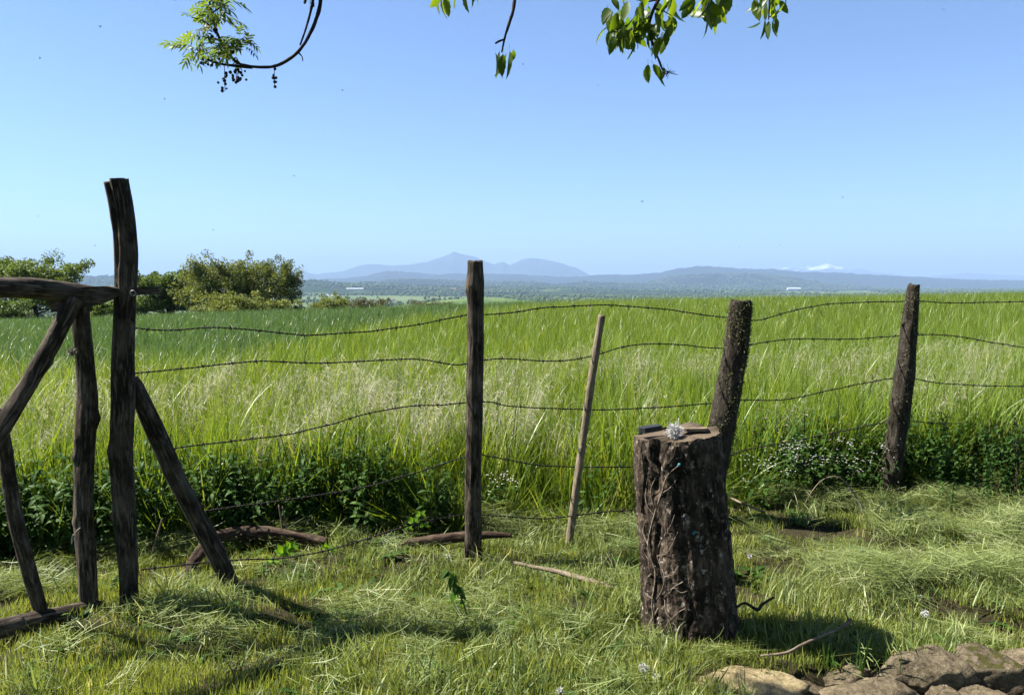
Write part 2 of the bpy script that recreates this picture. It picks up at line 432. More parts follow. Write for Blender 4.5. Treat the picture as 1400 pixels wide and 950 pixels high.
# ------------------------------------------------------------------ scattering with geometry nodes (only for uncountable stuff)
def clump_collection(name, meshes):
    c = bpy.data.collections.new(name)
    for k, me in enumerate(meshes):
        o = bpy.data.objects.new('%s_%02d' % (name, k), me)
        c.objects.link(o)
    return c
def scatter(name, pts, rot, scl, coll, label, cat):
    n = len(pts)
    me = bpy.data.meshes.new(name)
    me.vertices.add(n); me.vertices.foreach_set('co', np.asarray(pts, np.float32).ravel())
    a = me.attributes.new('rot', 'FLOAT_VECTOR', 'POINT'); a.data.foreach_set('vector', np.asarray(rot, np.float32).ravel())
    a = me.attributes.new('scl', 'FLOAT', 'POINT'); a.data.foreach_set('value', np.asarray(scl, np.float32).ravel())
    a = me.attributes.new('idx', 'INT', 'POINT'); a.data.foreach_set('value', RNG.integers(0, len(coll.objects), n).astype(np.int32))
    me.update()
    for mt in {s.material for o in coll.objects for s in o.material_slots if s.material}: me.materials.append(mt)
    o = link(name, me)
    ng = bpy.data.node_groups.new(name + '_nodes', 'GeometryNodeTree')
    ng.interface.new_socket('Geometry', in_out='INPUT', socket_type='NodeSocketGeometry')
    ng.interface.new_socket('Geometry', in_out='OUTPUT', socket_type='NodeSocketGeometry')
    gi, go = ng.nodes.new('NodeGroupInput'), ng.nodes.new('NodeGroupOutput')
    ip = ng.nodes.new('GeometryNodeInstanceOnPoints')
    ci = ng.nodes.new('GeometryNodeCollectionInfo')
    ci.inputs['Collection'].default_value = coll
    ci.inputs['Separate Children'].default_value = True
    ci.inputs['Reset Children'].default_value = True
    def na(nm, ty):
        q = ng.nodes.new('GeometryNodeInputNamedAttribute'); q.data_type = ty; q.inputs['Name'].default_value = nm
        return [s for s in q.outputs if s.enabled and s.name == 'Attribute'][0]
    L = ng.links.new
    L(gi.outputs[0], ip.inputs['Points']); L(ci.outputs[0], ip.inputs['Instance'])
    ip.inputs['Pick Instance'].default_value = True
    L(na('idx', 'INT'), ip.inputs['Instance Index'])
    er = ng.nodes.new('FunctionNodeEulerToRotation')
    L(na('rot', 'FLOAT_VECTOR'), er.inputs[0]); L(er.outputs[0], ip.inputs['Rotation'])
    L(na('scl', 'FLOAT'), ip.inputs['Scale'])
    L(ip.outputs[0], go.inputs[0])
    md = o.modifiers.new('scatter', 'NODES'); md.node_group = ng
    return tag(o, label, cat, None, 'stuff')

# woodland on the valley and hills: lumpy far crowns
def far_tree(seed, conifer=False):
    r = np.random.default_rng(seed)
    V, Fs, T, n = [], [], [], 0
    lumps = 7 if not conifer else 4
    for k in range(lumps):
        nu, nv = 7, 5
        u = np.linspace(0, 2 * math.pi, nu, endpoint=False); v = np.linspace(-1.35, 1.4, nv)
        U, W = np.meshgrid(u, v, indexing='ij')
        rad = (0.26 if k else 0.34) * (1 + 0.25 * r.normal(size=U.shape))
        if conifer:
            c = np.array([0, 0, 0.25 + 0.2 * k]); rad *= (1.0 - 0.2 * k)
        else:
            c = np.array([*(r.uniform(-.34, .34, 2)), r.uniform(.32, .78)])
        p = np.stack([rad * np.cos(W) * np.cos(U), rad * np.cos(W) * np.sin(U), rad * np.sin(W) * 0.9], -1) + c
        V.append(p.reshape(-1, 3)); T.append(np.full(nu * nv, r.uniform()))
        for a in range(nu):
            for b in range(nv - 1):
                Fs.append((n + a * nv + b, n + ((a + 1) % nu) * nv + b, n + ((a + 1) % nu) * nv + b + 1, n + a * nv + b + 1))
        n += nu * nv
    return new_mesh('far_crown', np.concatenate(V), np.array(Fs), M['wood_far'], False, {'tint': ('FLOAT', np.concatenate(T))})
ft = clump_collection('far_crowns', [far_tree(k, k > 3) for k in range(6)])
pts, scl = [], []
n = 70000
r_ = np.exp(RNG.uniform(math.log(420), math.log(6800), n)); a_ = RNG.uniform(-0.70, 0.70, n)
x_, y_ = r_ * np.sin(a_), r_ * np.cos(a_)
dens = fbm(x_ / 520, y_ / 520, 0, 51, 3) + 0.2 * smooth(1500, 4500, r_)
hedge = np.abs(vnoise(x_ / 260, y_ / 260, 0, 77)) < 0.045
keep = (dens > 0.42) | (hedge & (RNG.uniform(size=n) < 0.7))
keep &= RNG.uniform(size=n) < smooth(300, 1600, r_) * 0.75 + 0.12
x_, y_ = x_[keep], y_[keep]
pts.append(np.stack([x_, y_, G(x_, y_) - 0.5], -1)); scl.append(RNG.uniform(9, 17, len(x_)))
for key, cnt, thr, hs in (('wooded', 15000, 0.12, (13, 24)), ('left', 6000, -0.15, (14, 22)), ('knoll', 7000, -0.2, (16, 26)), ('darkhill', 5000, -0.35, (16, 26))):
    xs, vs, hx, hy, hz = HILLS[key]
    ii = RNG.uniform(0, len(xs) - 1.01, cnt); jj = RNG.uniform(0, (len(vs) - 1) * 0.6, cnt)
    i0, j0 = ii.astype(int), jj.astype(int); fi, fj = ii - i0, jj - j0
    def bl(A): return (A[i0, j0] * (1 - fi) + A[i0 + 1, j0] * fi) * (1 - fj) + (A[i0, j0 + 1] * (1 - fi) + A[i0 + 1, j0 + 1] * fi) * fj
    px_, py_, pz_ = bl(hx), bl(hy), bl(hz)
    kp = (fbm(px_ / 600, py_ / 600, 0, 61, 3) > thr) & (pz_ > G(px_, py_) - 2)
    pts.append(np.stack([px_, py_, pz_ - 1], -1)[kp]); scl.append(RNG.uniform(*hs, kp.sum()))
pts, scl = np.concatenate(pts), np.concatenate(scl)
rot = np.zeros((len(pts), 3)); rot[:, 2] = RNG.uniform(0, 6.28, len(pts))
scatter('woodland', pts, rot, scl, ft, 'hazy blue green woods covering the valley and far slopes', 'woodland')

def far_building(name, px, py, key, L, Wd, H, roofm, label, cat):
    if key is None:
        p = on_ground(px, py, -50.0)
        for _ in range(30): p = on_ground(px, py, float(G(p.x, p.y)))
    else:
        xs, vs, hx, hy, hz = HILLS[key]
        k = int(np.argmin(np.abs(xs - px)))
        v = HOR - (hz[k] - CAMZ) / hy[k] * F
        jj = int(np.argmin(np.abs(v - py)[: len(vs) // 2 + 1]))
        p = Vector((hx[k, jj], hy[k, jj], hz[k, jj]))
    t = thing(name, p, label, cat, 'far farm buildings in the valley')
    l, w = L / 2, Wd / 2
    v = [(-l, -w, -2), (l, -w, -2), (l, w, -2), (-l, w, -2), (-l, -w, H), (l, -w, H), (l, w, H), (-l, w, H), (-l, 0, H * 1.5), (l, 0, H * 1.5)]
    v = np.array(v) + np.array(p)
    link('wall', new_mesh('wall', v, [(0, 1, 5, 4), (1, 2, 6, 9, 5), (2, 3, 7, 6), (3, 0, 4, 8, 7)], M['white_wall'], False), t)
    e = 1.06
    rv = np.array([(-l * e, -w * 1.12, H * 0.95), (l * e, -w * 1.12, H * 0.95), (l * e, 0, H * 1.53), (-l * e, 0, H * 1.53), (l * e, w * 1.12, H * 0.95), (-l * e, w * 1.12, H * 0.95)])
    rv = np.concatenate([rv, rv + (0, 0, 0.35)]) + np.array(p)
    link('roof', new_mesh('roof', rv, [(6, 7, 8, 9), (9, 8, 10, 11), (0, 3, 2, 1), (3, 5, 4, 2), (0, 1, 7, 6), (5, 11, 10, 4), (0, 6, 9, 3), (3, 9, 11, 5), (1, 2, 8, 7), (2, 4, 10, 8)], roofm, False), t)
far_building('barn', 487, 395.5, 'wooded', 115, 34, 9, M['roof_pale'], 'long white barn on the wooded valley slope', 'barn')
far_building('farm_shed', 458, 404, 'wooded', 110, 24, 9, M['roof_pale'], 'low pale farm shed below the long white barn', 'shed')
far_building('farmhouse', 538, 411.5, None, 13, 9, 6, M['roof'], 'small white house among trees on the valley floor', 'house')
far_building('farmhouse', 620, 397, 'wooded', 40, 16, 11, M['roof'], 'pale farmhouse beside the middle fence post, far off', 'house')
far_building('barn', 1085, 397, 'knoll', 150, 40, 22, M['roof_pale'], 'pale shed below the dark wooded hill', 'barn')

# ------------------------------------------------------------------ haze: one closed box of even, thin air
m = bpy.data.materials.new('thin_haze'); m.use_nodes = True
nt = m.node_tree; nt.nodes.remove(nt.nodes['Principled BSDF'])
pv = nt.nodes.new('ShaderNodeVolumePrincipled')
pv.inputs['Color'].default_value = (0.29, 0.41, 0.63, 1)
pv.inputs['Density'].default_value = 5.8e-5
pv.inputs['Anisotropy'].default_value = 0.05
nt.links.new(pv.outputs[0], nt.nodes['Material Output'].inputs['Volume'])
try: m.cycles.homogeneous_volume = True
except Exception: pass
b = 75000.0
v = [(sx * b, sy * b, z) for z in (-110.0, HAZE_TOP) for sx, sy in ((-1, -1), (1, -1), (1, 1), (-1, 1))]
hz = link('haze', new_mesh('haze', v, [(3, 2, 1, 0), (4, 5, 6, 7), (0, 1, 5, 4), (1, 2, 6, 5), (2, 3, 7, 6), (3, 0, 4, 7)], m, False))
tag(hz, 'pale blue summer haze in the air', 'haze', None, 'stuff')


# ------------------------------------------------------------------ limbs (posts, rails, logs, branches)
def catmull(P, n):
    P = np.asarray(P, float)
    Q = np.concatenate([[2 * P[0] - P[1]], P, [2 * P[-1] - P[-2]]])
    out = []
    for k in range(len(P) - 1):
        p0, p1, p2, p3 = Q[k:k + 4]
        t = np.linspace(0, 1, n, endpoint=False)[:, None]
        out.append(0.5 * (2 * p1 + (p2 - p0) * t + (2 * p0 - 5 * p1 + 4 * p2 - p3) * t ** 2 + (3 * p1 - p0 - 3 * p2 + p3) * t ** 3))
    out.append(P[-1:])
    return np.concatenate(out)
def limb(pts, rads, seed=0, seg=20, step=0.02, rough=0.10, flute=0.06, knots=(), cracks=(), sag=0.0, topnoise=0.0, flat=1.0, plates=0.0):
    """swept, uneven wooden limb; returns verts, faces, bark coordinates, ring data"""
    PR = np.concatenate([np.asarray([tuple(p) for p in pts], float), np.asarray(rads, float)[:, None]], 1)
    L = np.linalg.norm(np.diff(PR[:, :3], axis=0), axis=1).sum()
    n = max(2, int(L / step / (len(pts) - 1)))
    C = catmull(PR, n)
    P, R = C[:, :3], np.abs(C[:, 3])
    s = np.concatenate([[0], np.cumsum(np.linalg.norm(np.diff(P, axis=0), axis=1))])
    T = np.gradient(P, axis=0); T /= np.linalg.norm(T, axis=1)[:, None]
    up = np.array([0, -1.0, 0.02]) if abs(T[0][1]) < 0.9 else np.array([1.0, 0, 0])
    A = np.cross(T, up); A /= np.linalg.norm(A, axis=1)[:, None]
    B = np.cross(T, A)
    th = np.linspace(0, 2 * math.pi, seg, endpoint=False)
    ct, st = np.cos(th)[None], np.sin(th)[None]
    ss = s[:, None]; R0 = R[:, None]
    Rm = R.mean()
    f = 1 + rough * fbm(ct * 1.1 + 7, st * 1.1, ss / (Rm * 5) + seed * 3.7, seed, 3) \
          + flute * fbm(ct * 3.2, st * 3.2, ss / (Rm * 14) + seed, seed + 5, 3) \
          + rough * 0.35 * vnoise(ct * 4, st * 4, ss / (Rm * 0.9), seed + 8)
    for (ks, ka, kr, kh) in knots:         # knots: position along, angle, size (m), height (share of radius)
        d2 = ((ss - ks * L) / kr) ** 2 + (((th[None] - ka + math.pi) % (2 * math.pi) - math.pi) * R0 / kr) ** 2
        f = f + kh * np.exp(-d2)
    for (ca, cw, cd, c0, c1) in cracks:    # cracks: angle, width (rad), depth, from, to (share of length)
        wob = ca + 0.18 * vnoise(ss * 6, seed, 0, seed + 2)
        dd = ((th[None] - wob + math.pi) % (2 * math.pi) - math.pi) / cw
        f = f - cd * np.exp(-dd ** 2) * (smooth(c0 - .03, c0 + .03, ss / L) * (1 - smooth(c1 - .03, c1 + .03, ss / L)))
    if plates:                             # crusty bark: ridged plates plus crumbs
        rd = 1 - np.abs(fbm(ct * 5.5, st * 5.5, ss / (Rm * 1.5), seed + 31, 4))
        f = f + plates * (rd - .6) + plates * .5 * fbm(ct * 16, st * 16, ss / (Rm * .09), seed + 37, 3)
    rad = R0 * f
    V = P[:, None] + rad[..., None] * (ct[..., None] * A[:, None] + flat * st[..., None] * B[:, None])
    if topnoise:
        V[-1] += T[-1] * (topnoise * vnoise(ct[0] * 2.5, st[0] * 2.5, seed, seed))[:, None]
        V[-2] += T[-1] * (topnoise * .5 * vnoise(ct[0] * 2.5, st[0] * 2.5, seed, seed))[:, None]
    nr_, ns = len(P), seg
    bark = np.stack([np.broadcast_to(ct * R0, rad.shape), np.broadcast_to(st * R0, rad.shape), np.broadcast_to(ss, rad.shape) + seed * 1.3], -1)
    V2 = V.reshape(-1, 3); bk = bark.reshape(-1, 3)
    i, j = np.meshgrid(np.arange(nr_ - 1), np.arange(ns), indexing='ij'); jn = (j + 1) % ns
    fc = [tuple(q) for q in np.stack([i * ns + j, i * ns + jn, (i + 1) * ns + jn, (i + 1) * ns + j], -1).reshape(-1, 4)]
    def cap(ring, flip):
        nonlocal V2, bk
        base = ring * ns
        n0 = len(V2)
        ctr = V2[base:base + ns].mean(0)
        inner = ctr + (V2[base:base + ns] - ctr) * 0.55
        V2 = np.concatenate([V2, inner, [ctr]]); bk = np.concatenate([bk, bk[base:base + ns] * 0.55, [bk[base:base + ns].mean(0)]])
        for k in range(ns):
            kn = (k + 1) % ns
            q = (base + k, base + kn, n0 + kn, n0 + k); t3 = (n0 + k, n0 + kn, n0 + ns)
            fc.append(q[::-1] if flip else q); fc.append(t3[::-1] if flip else t3)
    cap(0, True); cap(nr_ - 1, False)
    limb.data = (V, P, A, B, R)
    return V2, fc, bk
def limb_obj(name, pts, rads, mat, parent=None, **kw):
    v, f, b = limb(pts, rads, **kw)
    return link(name, new_mesh(name, v, f, mat, True, {'bark': ('FLOAT_VECTOR', b)}), parent)
def limb_thing(name, pts, rads, mat, label, cat, group=None, base=None, **kw):
    base = Vector(base if base is not None else pts[0])
    v, f, b = limb(pts, rads, **kw)
    o = link(name, new_mesh(name, v - np.array(base), f, mat, True, {'bark': ('FLOAT_VECTOR', b)}))
    o.location = base
    return tag(o, label, cat, group)
def px_limb(rows, Y):
    """rows of (px, py, width px) at depth Y (number or function of px)"""
    P, R = [], []
    for (px, py, w) in rows:
        y = Y(px, py) if callable(Y) else Y
        P.append(at_y(px, py, y)); R.append(w * px_m(y) / 2)
    return P, R
def tufts(limb_data, n, size, rng, s_range=(0, 1), ang=None, mat='moss'):
    """tiny mossy blades standing on a limb's skin"""
    V, P, A, B, R = limb_data
    nr_, ns = V.shape[:2]
    i = (rng.uniform(*s_range, n) * (nr_ - 1)).astype(int)
    j = rng.integers(0, ns, n) if ang is None else (rng.normal(ang[0], ang[1], n) / (2 * math.pi) * ns).astype(int) % ns
    keep = vnoise(np.cos(j / ns * 6.28) * 2, np.sin(j / ns * 6.28) * 2, i * 0.09, 91) > rng.uniform(-0.25, 0.45, n)
    i, j = i[keep], j[keep]; n = len(i)
    b = V[i, j]; nrm = b - P[i]; nrm /= np.linalg.norm(nrm, axis=1)[:, None]
    b = b + rng.normal(0, 0.004, (n, 3))
    d = nrm + rng.normal(0, 0.55, (n, 3)); d /= np.linalg.norm(d, axis=1)[:, None]
    sd = np.cross(d, rng.normal(size=(n, 3))); sd /= np.linalg.norm(sd, axis=1)[:, None]
    l = size * rng.uniform(0.4, 1.6, n)[:, None]
    w = l * 0.28
    vv = np.stack([b - sd * w, b + sd * w, b + d * l + sd * w * 0.4, b + d * l - sd * w * 0.4], 1).reshape(-1, 3)
    return new_mesh('moss', vv, np.arange(4 * n).reshape(-1, 4), M[mat], False, {'tint': ('FLOAT', np.repeat(rng.uniform(size=n), 4))})

# ------------------------------------------------------------------ fence posts
def FENCE(x): return 4.5 + 0.4 * x
rg = np.random.default_rng(3)
Yg = on_ground(178, 838).y
rows = [(181, 875, 24), (178, 838, 25), (176, 795, 24), (174, 755, 26), (171, 700, 29), (167, 655, 30), (165, 620, 30), (168, 560, 30), (168, 500, 30), (170, 440, 28), (172, 390, 28), (171, 330, 30), (166, 285, 31), (159, 247, 32)]
P, R = px_limb(rows, Yg)
t = thing('gate_post', on_ground(178, 838), 'tall curved dark gate post with a long split at its top', 'post')
limb_obj('post', P, R, M['post'], t, seed=2, seg=30, step=0.012, rough=0.07, flute=0.07, topnoise=0.02,
         knots=[(0.33, 2.6, 0.035, 0.3), (0.28, 3.6, 0.03, 0.28), (0.42, 3.1, 0.03, 0.2), (0.16, 1.2, 0.03, 0.2)], cracks=[(4.35, 0.10, 0.55, 0.62, 1.1), (5.6, 0.07, 0.3, 0.2, 0.7), (3.6, 0.06, 0.3, 0.45, 0.9)])
post_y = Yg
# leaning prop behind the gate post
Pb = on_ground(320, 806)
rows = [(330, 828, 21), (318, 804, 23), (295, 755, 25), (268, 703, 25), (243, 655, 25), (220, 605, 25), (200, 562, 24), (186, 530, 21), (180, 516, 14)]
P, R = px_limb(rows, lambda px, py: Yg + 0.09 + (Pb.y - Yg - 0.09) * (px - 180) / 140.0)
limb_thing('prop_pole', P, R, M['post'], 'dark pole leaning as a prop against the tall gate post', 'pole', base=Pb, seed=6, seg=22, step=0.015, rough=0.07, flute=0.06, knots=[(0.62, 2.8, 0.025, 0.3), (0.5, 5.5, 0.02, 0.2)], cracks=[(4.5, 0.08, 0.35, 0.1, 0.9)])
# straight middle post
Yc = on_ground(647, 765).y
rows = [(646, 800, 26), (646.5, 765, 25), (647, 720, 24), (647, 660, 23.5), (648, 600, 22.5), (649, 540, 23), (650, 480, 22), (650, 430, 22.5), (650, 400, 23), (649.5, 388, 25), (650, 372, 22), (650, 357, 21)]
P, R = px_limb(rows, Yc)
t = thing('fence_post', on_ground(647, 765), 'straight brown post with a knot near its flat top', 'post', 'fence posts')
limb_obj('post', P, R, M['post'], t, seed=9, seg=26, step=0.013, rough=0.05, flute=0.06, topnoise=0.01, knots=[(0.91, 3.3, 0.03, 0.22), (0.2, 4.3, 0.03, 0.18), (0.55, 4.8, 0.02, 0.12)], cracks=[(4.9, 0.06, 0.3, 0.3, 1.1), (4.2, 0.05, 0.25, 0.05, 0.6)])
# thin stake
rows = [(775, 762, 9), (778, 740, 10), (783, 705, 11), (791, 645, 11), (800, 580, 11.5), (808, 525, 11.5), (815, 480, 11), (823, 431, 10)]
Ys = on_ground(778, 740).y
P, R = px_limb(rows, Ys)
limb_thing('stake', P, R, M['stake'], 'thin pale stake slanting between the middle post and stump', 'stake', base=on_ground(778, 740), seed=12, seg=14, step=0.012, rough=0.08, flute=0.05, knots=[(0.45, 4.5, 0.012, 0.4), (0.7, 3.2, 0.012, 0.3)])
# moss-grown leaning post behind the stump
Ym = FENCE(1.25)
rows = [(960, 745, 33), (966, 715, 33), (972, 670, 34), (980, 625, 34), (989, 575, 35), (998, 530, 35), (1006, 480, 34), (1011, 445, 32), (1015, 412, 29)]
P, R = px_limb(rows, Ym)
t = thing('fence_post', P[1], 'leaning post furred with grey moss behind the stump', 'post', 'fence posts')
limb_obj('post', P, R, M['mossy'], t, seed=15, seg=26, step=0.013, rough=0.12, flute=0.07, topnoise=0.02)
mo = link('moss', tufts(limb.data, 15000, 0.008, rg), t); mo['kind'] = 'stuff'
# dark bark post to the right
Yr = FENCE(2.72)
rows = [(1206, 725, 27), (1212, 690, 27), (1218, 645, 27), (1226, 590, 27), (1232, 545, 26), (1238, 500, 25), (1243, 455, 22), (1246, 420, 19), (1249, 390, 16)]
P, R = px_limb(rows, Yr)
t = thing('fence_post', P[1], 'dark rough barked post with crumbling bark beyond the stump', 'post', 'fence posts')
limb_obj('post', P, R, M['mossy'], t, seed=19, seg=24, step=0.014, rough=0.13, flute=0.1, topnoise=0.02, knots=[(0.45, 3.3, 0.03, 0.35), (0.52, 2.9, 0.02, 0.3)])
mo = link('moss', tufts(limb.data, 5500, 0.008, rg), t); mo['kind'] = 'stuff'

# ------------------------------------------------------------------ rustic gate, hung on a post outside the frame
GP, GD = Vector((-1.86, Yg + 0.05, 0)), Vector((-0.68, -0.73, 0)).normalized()
def gy(px, py): return on_plane(px, py, GP, GD).y
def gpts(rows, off=0.0):
    P, R = [], []
    nrm = Vector((GD.y, -GD.x, 0)); nrm = nrm if nrm.y < 0 else -nrm      # towards the camera
    for (px, py, w) in rows:
        p = on_plane(px, py, GP, GD); R.append(w * px_m(p.y) / 2); P.append(p + nrm * off)
    return P, R
gate = thing('gate', on_ground(135, 835), 'rustic gate of bare branches closed against the tall post', 'gate')
gate.location.z = 0.0
P, R = gpts([(128, 402, 20), (110, 401, 24), (60, 396, 27), (0, 393, 28)], 0.02)
e = P[-1] + GD * 1.0; e.z = P[-1].z - 0.02
limb_obj('top_rail', P + [P[-1] + GD * 0.5, e], R + [R[-1] * 1.02, R[-1] * 1.05], M['gate'], gate, seed=31, seg=24, step=0.012, rough=0.06, flute=0.09, cracks=[(4.2, 0.06, 0.35, 0.0, 0.8)])
P, R = gpts([(124, 838, 21), (121, 815, 25), (118, 760, 26), (115, 700, 25), (115, 640, 25), (117, 590, 27), (119, 550, 27), (117, 500, 23), (112, 450, 23), (109, 405, 22)], 0.0)
limb_obj('stile', P, R, M['gate'], gate, seed=33, seg=24, step=0.012, rough=0.08, flute=0.07, knots=[(0.62, 0.4, 0.03, 0.35), (0.5, 3.8, 0.02, 0.25), (0.3, 3.7, 0.02, 0.2)], cracks=[(4.7, 0.07, 0.35, 0.05, 0.55)])
P, R = gpts([(98, 408, 22), (85, 432, 23), (60, 478, 22), (30, 530, 23), (0, 580, 24)], 0.045)
P2 = P[-1] + (P[-1] - P[-2]) * 1.5
limb_obj('brace', P + [P2], R + [R[-1] * 1.05], M['gate'], gate, seed=35, seg=22, step=0.012, rough=0.08, flute=0.07, knots=[(0.35, 2.0, 0.025, 0.3)])
P, R = gpts([(57, 838, 17), (50, 815, 19), (36, 765, 20), (22, 710, 20), (12, 650, 19), (4, 600, 19), (-6, 560, 18)], 0.0)
limb_obj('brace', P, R, M['gate'], gate, seed=37, seg=20, step=0.012, rough=0.07, flute=0.06)
P, R = gpts([(138, 827, 14), (120, 830, 22), (75, 839, 24), (30, 849, 26), (0, 856, 27)], 0.02)
e = P[-1] + GD * 1.0; e.z = P[-1].z + 0.01
limb_obj('bottom_rail', P + [P[-1] + GD * 0.5, e], R + [R[-1], R[-1]], M['gate'], gate, seed=39, seg=22, step=0.012, rough=0.08, flute=0.06, knots=[(0.1, 4.2, 0.02, 0.3)])
hinge = on_plane(0, 860, GP, GD) + GD * 0.93
hb = Vector((hinge.x, hinge.y, 0))
limb_obj('stile', [hb + Vector((0, 0, 0.06)), hb + Vector((0.01, 0, 0.75)), hb + Vector((0, 0, 1.56))], [0.05, 0.047, 0.045], M['gate'], gate, seed=41)
limb_thing('hinge_post', [hb + GD * 0.17 + Vector((0, 0, -0.2)), hb + GD * 0.18 + Vector((0, 0, 0.9)), hb + GD * 0.2 + Vector((0, 0, 1.9))], [0.065, 0.06, 0.055], M['post'], 'round post that carries the hinge side of the gate', 'post', base=hb + GD * 0.17, seed=43)
# plank with a pointed tongue: the latch board
def plank(name, outline, thick, plane, off, mat, parent, bev=0.004):
    nrm = Vector((plane.y, -plane.x, 0)); nrm = nrm if nrm.y < 0 else -nrm
    pts = [on_plane(px, py, GP, plane) + nrm * off for px, py in outline]
    n = len(pts); c = sum(pts, Vector()) / n
    fr = [c + (p - c) * 0.985 for p in pts]
    V = [tuple(p) for p in fr] + [tuple(p - nrm * bev) for p in pts] + [tuple(p - nrm * (thick - bev)) for p in pts] + [tuple(c + (p - c) * 0.985 - nrm * thick) for p in pts]
    f = [tuple(range(n)), tuple(range(4 * n - 1, 3 * n - 1, -1))]
    for k in range(n):
        q = (k + 1) % n
        for a in range(3): f.append((a * n + k, (a + 1) * n + k, (a + 1) * n + q, a * n + q))
    va = np.array(V); bk = np.stack([va[:, 2], va[:, 1] * 0.3, (va - np.array(c)) @ np.array(plane)], -1)
    return link(name, new_mesh(name, va, f, mat, False, {'bark': ('FLOAT_VECTOR', bk)}), parent)
LD = Vector((1, 0.02, 0))
plank('latch_board', [(94, 396), (112, 395), (130, 392), (160, 391), (176, 394), (182, 400), (170, 408), (150, 415), (128, 420), (104, 420), (98, 410)], 0.03, LD, 0.105, M['gate'], gate)
plank('latch_tongue', [(150, 398), (184, 393.5), (224, 392), (226.5, 396), (225, 401), (186, 404), (155, 409)], 0.022, LD, 0.066, M['gate'], gate)
plank('wedge', [(171, 388), (183, 387.5), (184, 396), (172, 396)], 0.03, LD, 0.09, M['cut'], gate)
plank('batten', [(70, 404), (93, 404), (92, 425), (71, 427)], 0.025, LD, 0.01, M['gate'], gate)
plank('splinter', [(93, 397), (98, 397), (104, 411), (100, 411)], 0.012, LD, 0.116, M['stick'], gate)
plank('splinter', [(117, 401), (126, 394), (127.5, 395.5), (118.5, 403)], 0.006, LD, 0.111, M['stick'], gate)
def torus(name, c, R, r, nrm, mat, parent, nu=24, nv=8):
    nrm = Vector(nrm).normalized(); a = nrm.orthogonal().normalized(); b = nrm.cross(a)
    V, f = [], []
    for i in range(nu):
        u = 2 * math.pi * i / nu; d = a * math.cos(u) + b * math.sin(u)
        for j in range(nv):
            w = 2 * math.pi * j / nv
            V.append(tuple(Vector(c) + d * (R + r * math.cos(w)) + nrm * r * math.sin(w)))
            f.append((i * nv + j, ((i + 1) % nu) * nv + j, ((i + 1) % nu) * nv + (j + 1) % nv, i * nv + (j + 1) % nv))
    return link(name, new_mesh(name, V, f, mat), parent)
torus('ring', at_y(182, 401, Yg - 0.085), 0.0115, 0.0028, (0, 1, 0.1), M['steel'], gate)
# fluffy twine knot and hanging string on the stile
def fluff(name, c, rad, n, mat, parent, seed=1, w=0.0014):
    r = np.random.default_rng(seed)
    d = r.normal(size=(n, 3)); d /= np.linalg.norm(d, axis=1)[:, None]
    l = rad * r.uniform(0.45, 1.2, n)[:, None]
    sd = np.cross(d, r.normal(size=(n, 3))); sd /= np.linalg.norm(sd, axis=1)[:, None]
    mid = d * l * 0.55 + r.normal(0, rad * 0.15, (n, 3)); tip = d * l + r.normal(0, rad * 0.22, (n, 3))
    c = np.array(c)
    V = np.stack([c - sd * w + 0 * mid, c + sd * w + 0 * mid, c + mid + sd * w, c + mid - sd * w, c + tip + sd * w * .6, c + tip - sd * w * .6], 1).reshape(-1, 3)
    k = np.arange(n)[:, None] * 6
    f = np.concatenate([k + [[0, 1, 2, 3]], k + [[3, 2, 4, 5]]])
    return link(name, new_mesh(name, V, f, mat, False), parent)
fluff('twine_knot', on_plane(103, 480, GP, GD) + Vector((0.01, -0.045, 0)), 0.02, 260, M['twine'], gate, 5)
p = on_plane(113, 722, GP, GD) + Vector((0, -0.055, 0))
limb_obj('twine', [p + Vector((0.02, 0, 0.02)), p + Vector((0.0, -0.004, 0)), p + Vector((-0.022, 0, -0.055)), p + Vector((-0.01, -0.004, -0.01)), p + Vector((0.012, -0.006, -0.075))], [0.0018] * 5, M['twine'], gate, seg=6, step=0.006)

# ------------------------------------------------------------------ barbed wire strands
FD = Vector((1, 0.4, 0)).normalized()
FP = Vector((0, FENCE(0) + 0.075, 0))
def barb_mesh():
    mb = MB()
    for k in range(2):
        z = 0.005 * (k - 0.5)
        a = k * 1.4
        d = Vector((0.0, math.cos(a), math.sin(a))) * 0.019
        v, f, b = limb([Vector((z - 0.004, 0, 0)) - d, Vector((z, 0, 0)) - d * 0.3, Vector((z + .003, 0, 0)) + d * 0.3, Vector((z + 0.006, 0, 0)) + d], [0.0009, 0.0020, 0.0020, 0.0009], seg=5, step=0.006, rough=0)
        mb.add(v, f, b)
        rr_ = []
        for q in range(9):
            w = q * 1.3
            rr_.append(Vector((z + 0.0022 * (q - 4) / 1.6, 0.0042 * math.cos(w), 0.0042 * math.sin(w))))
        v, f, b = limb(rr_, [0.0013] * 9, seg=5, step=0.003, rough=0)
        mb.add(v, f, b)
    return mb.mesh('barb', M['wire'])
BARB = barb_mesh()
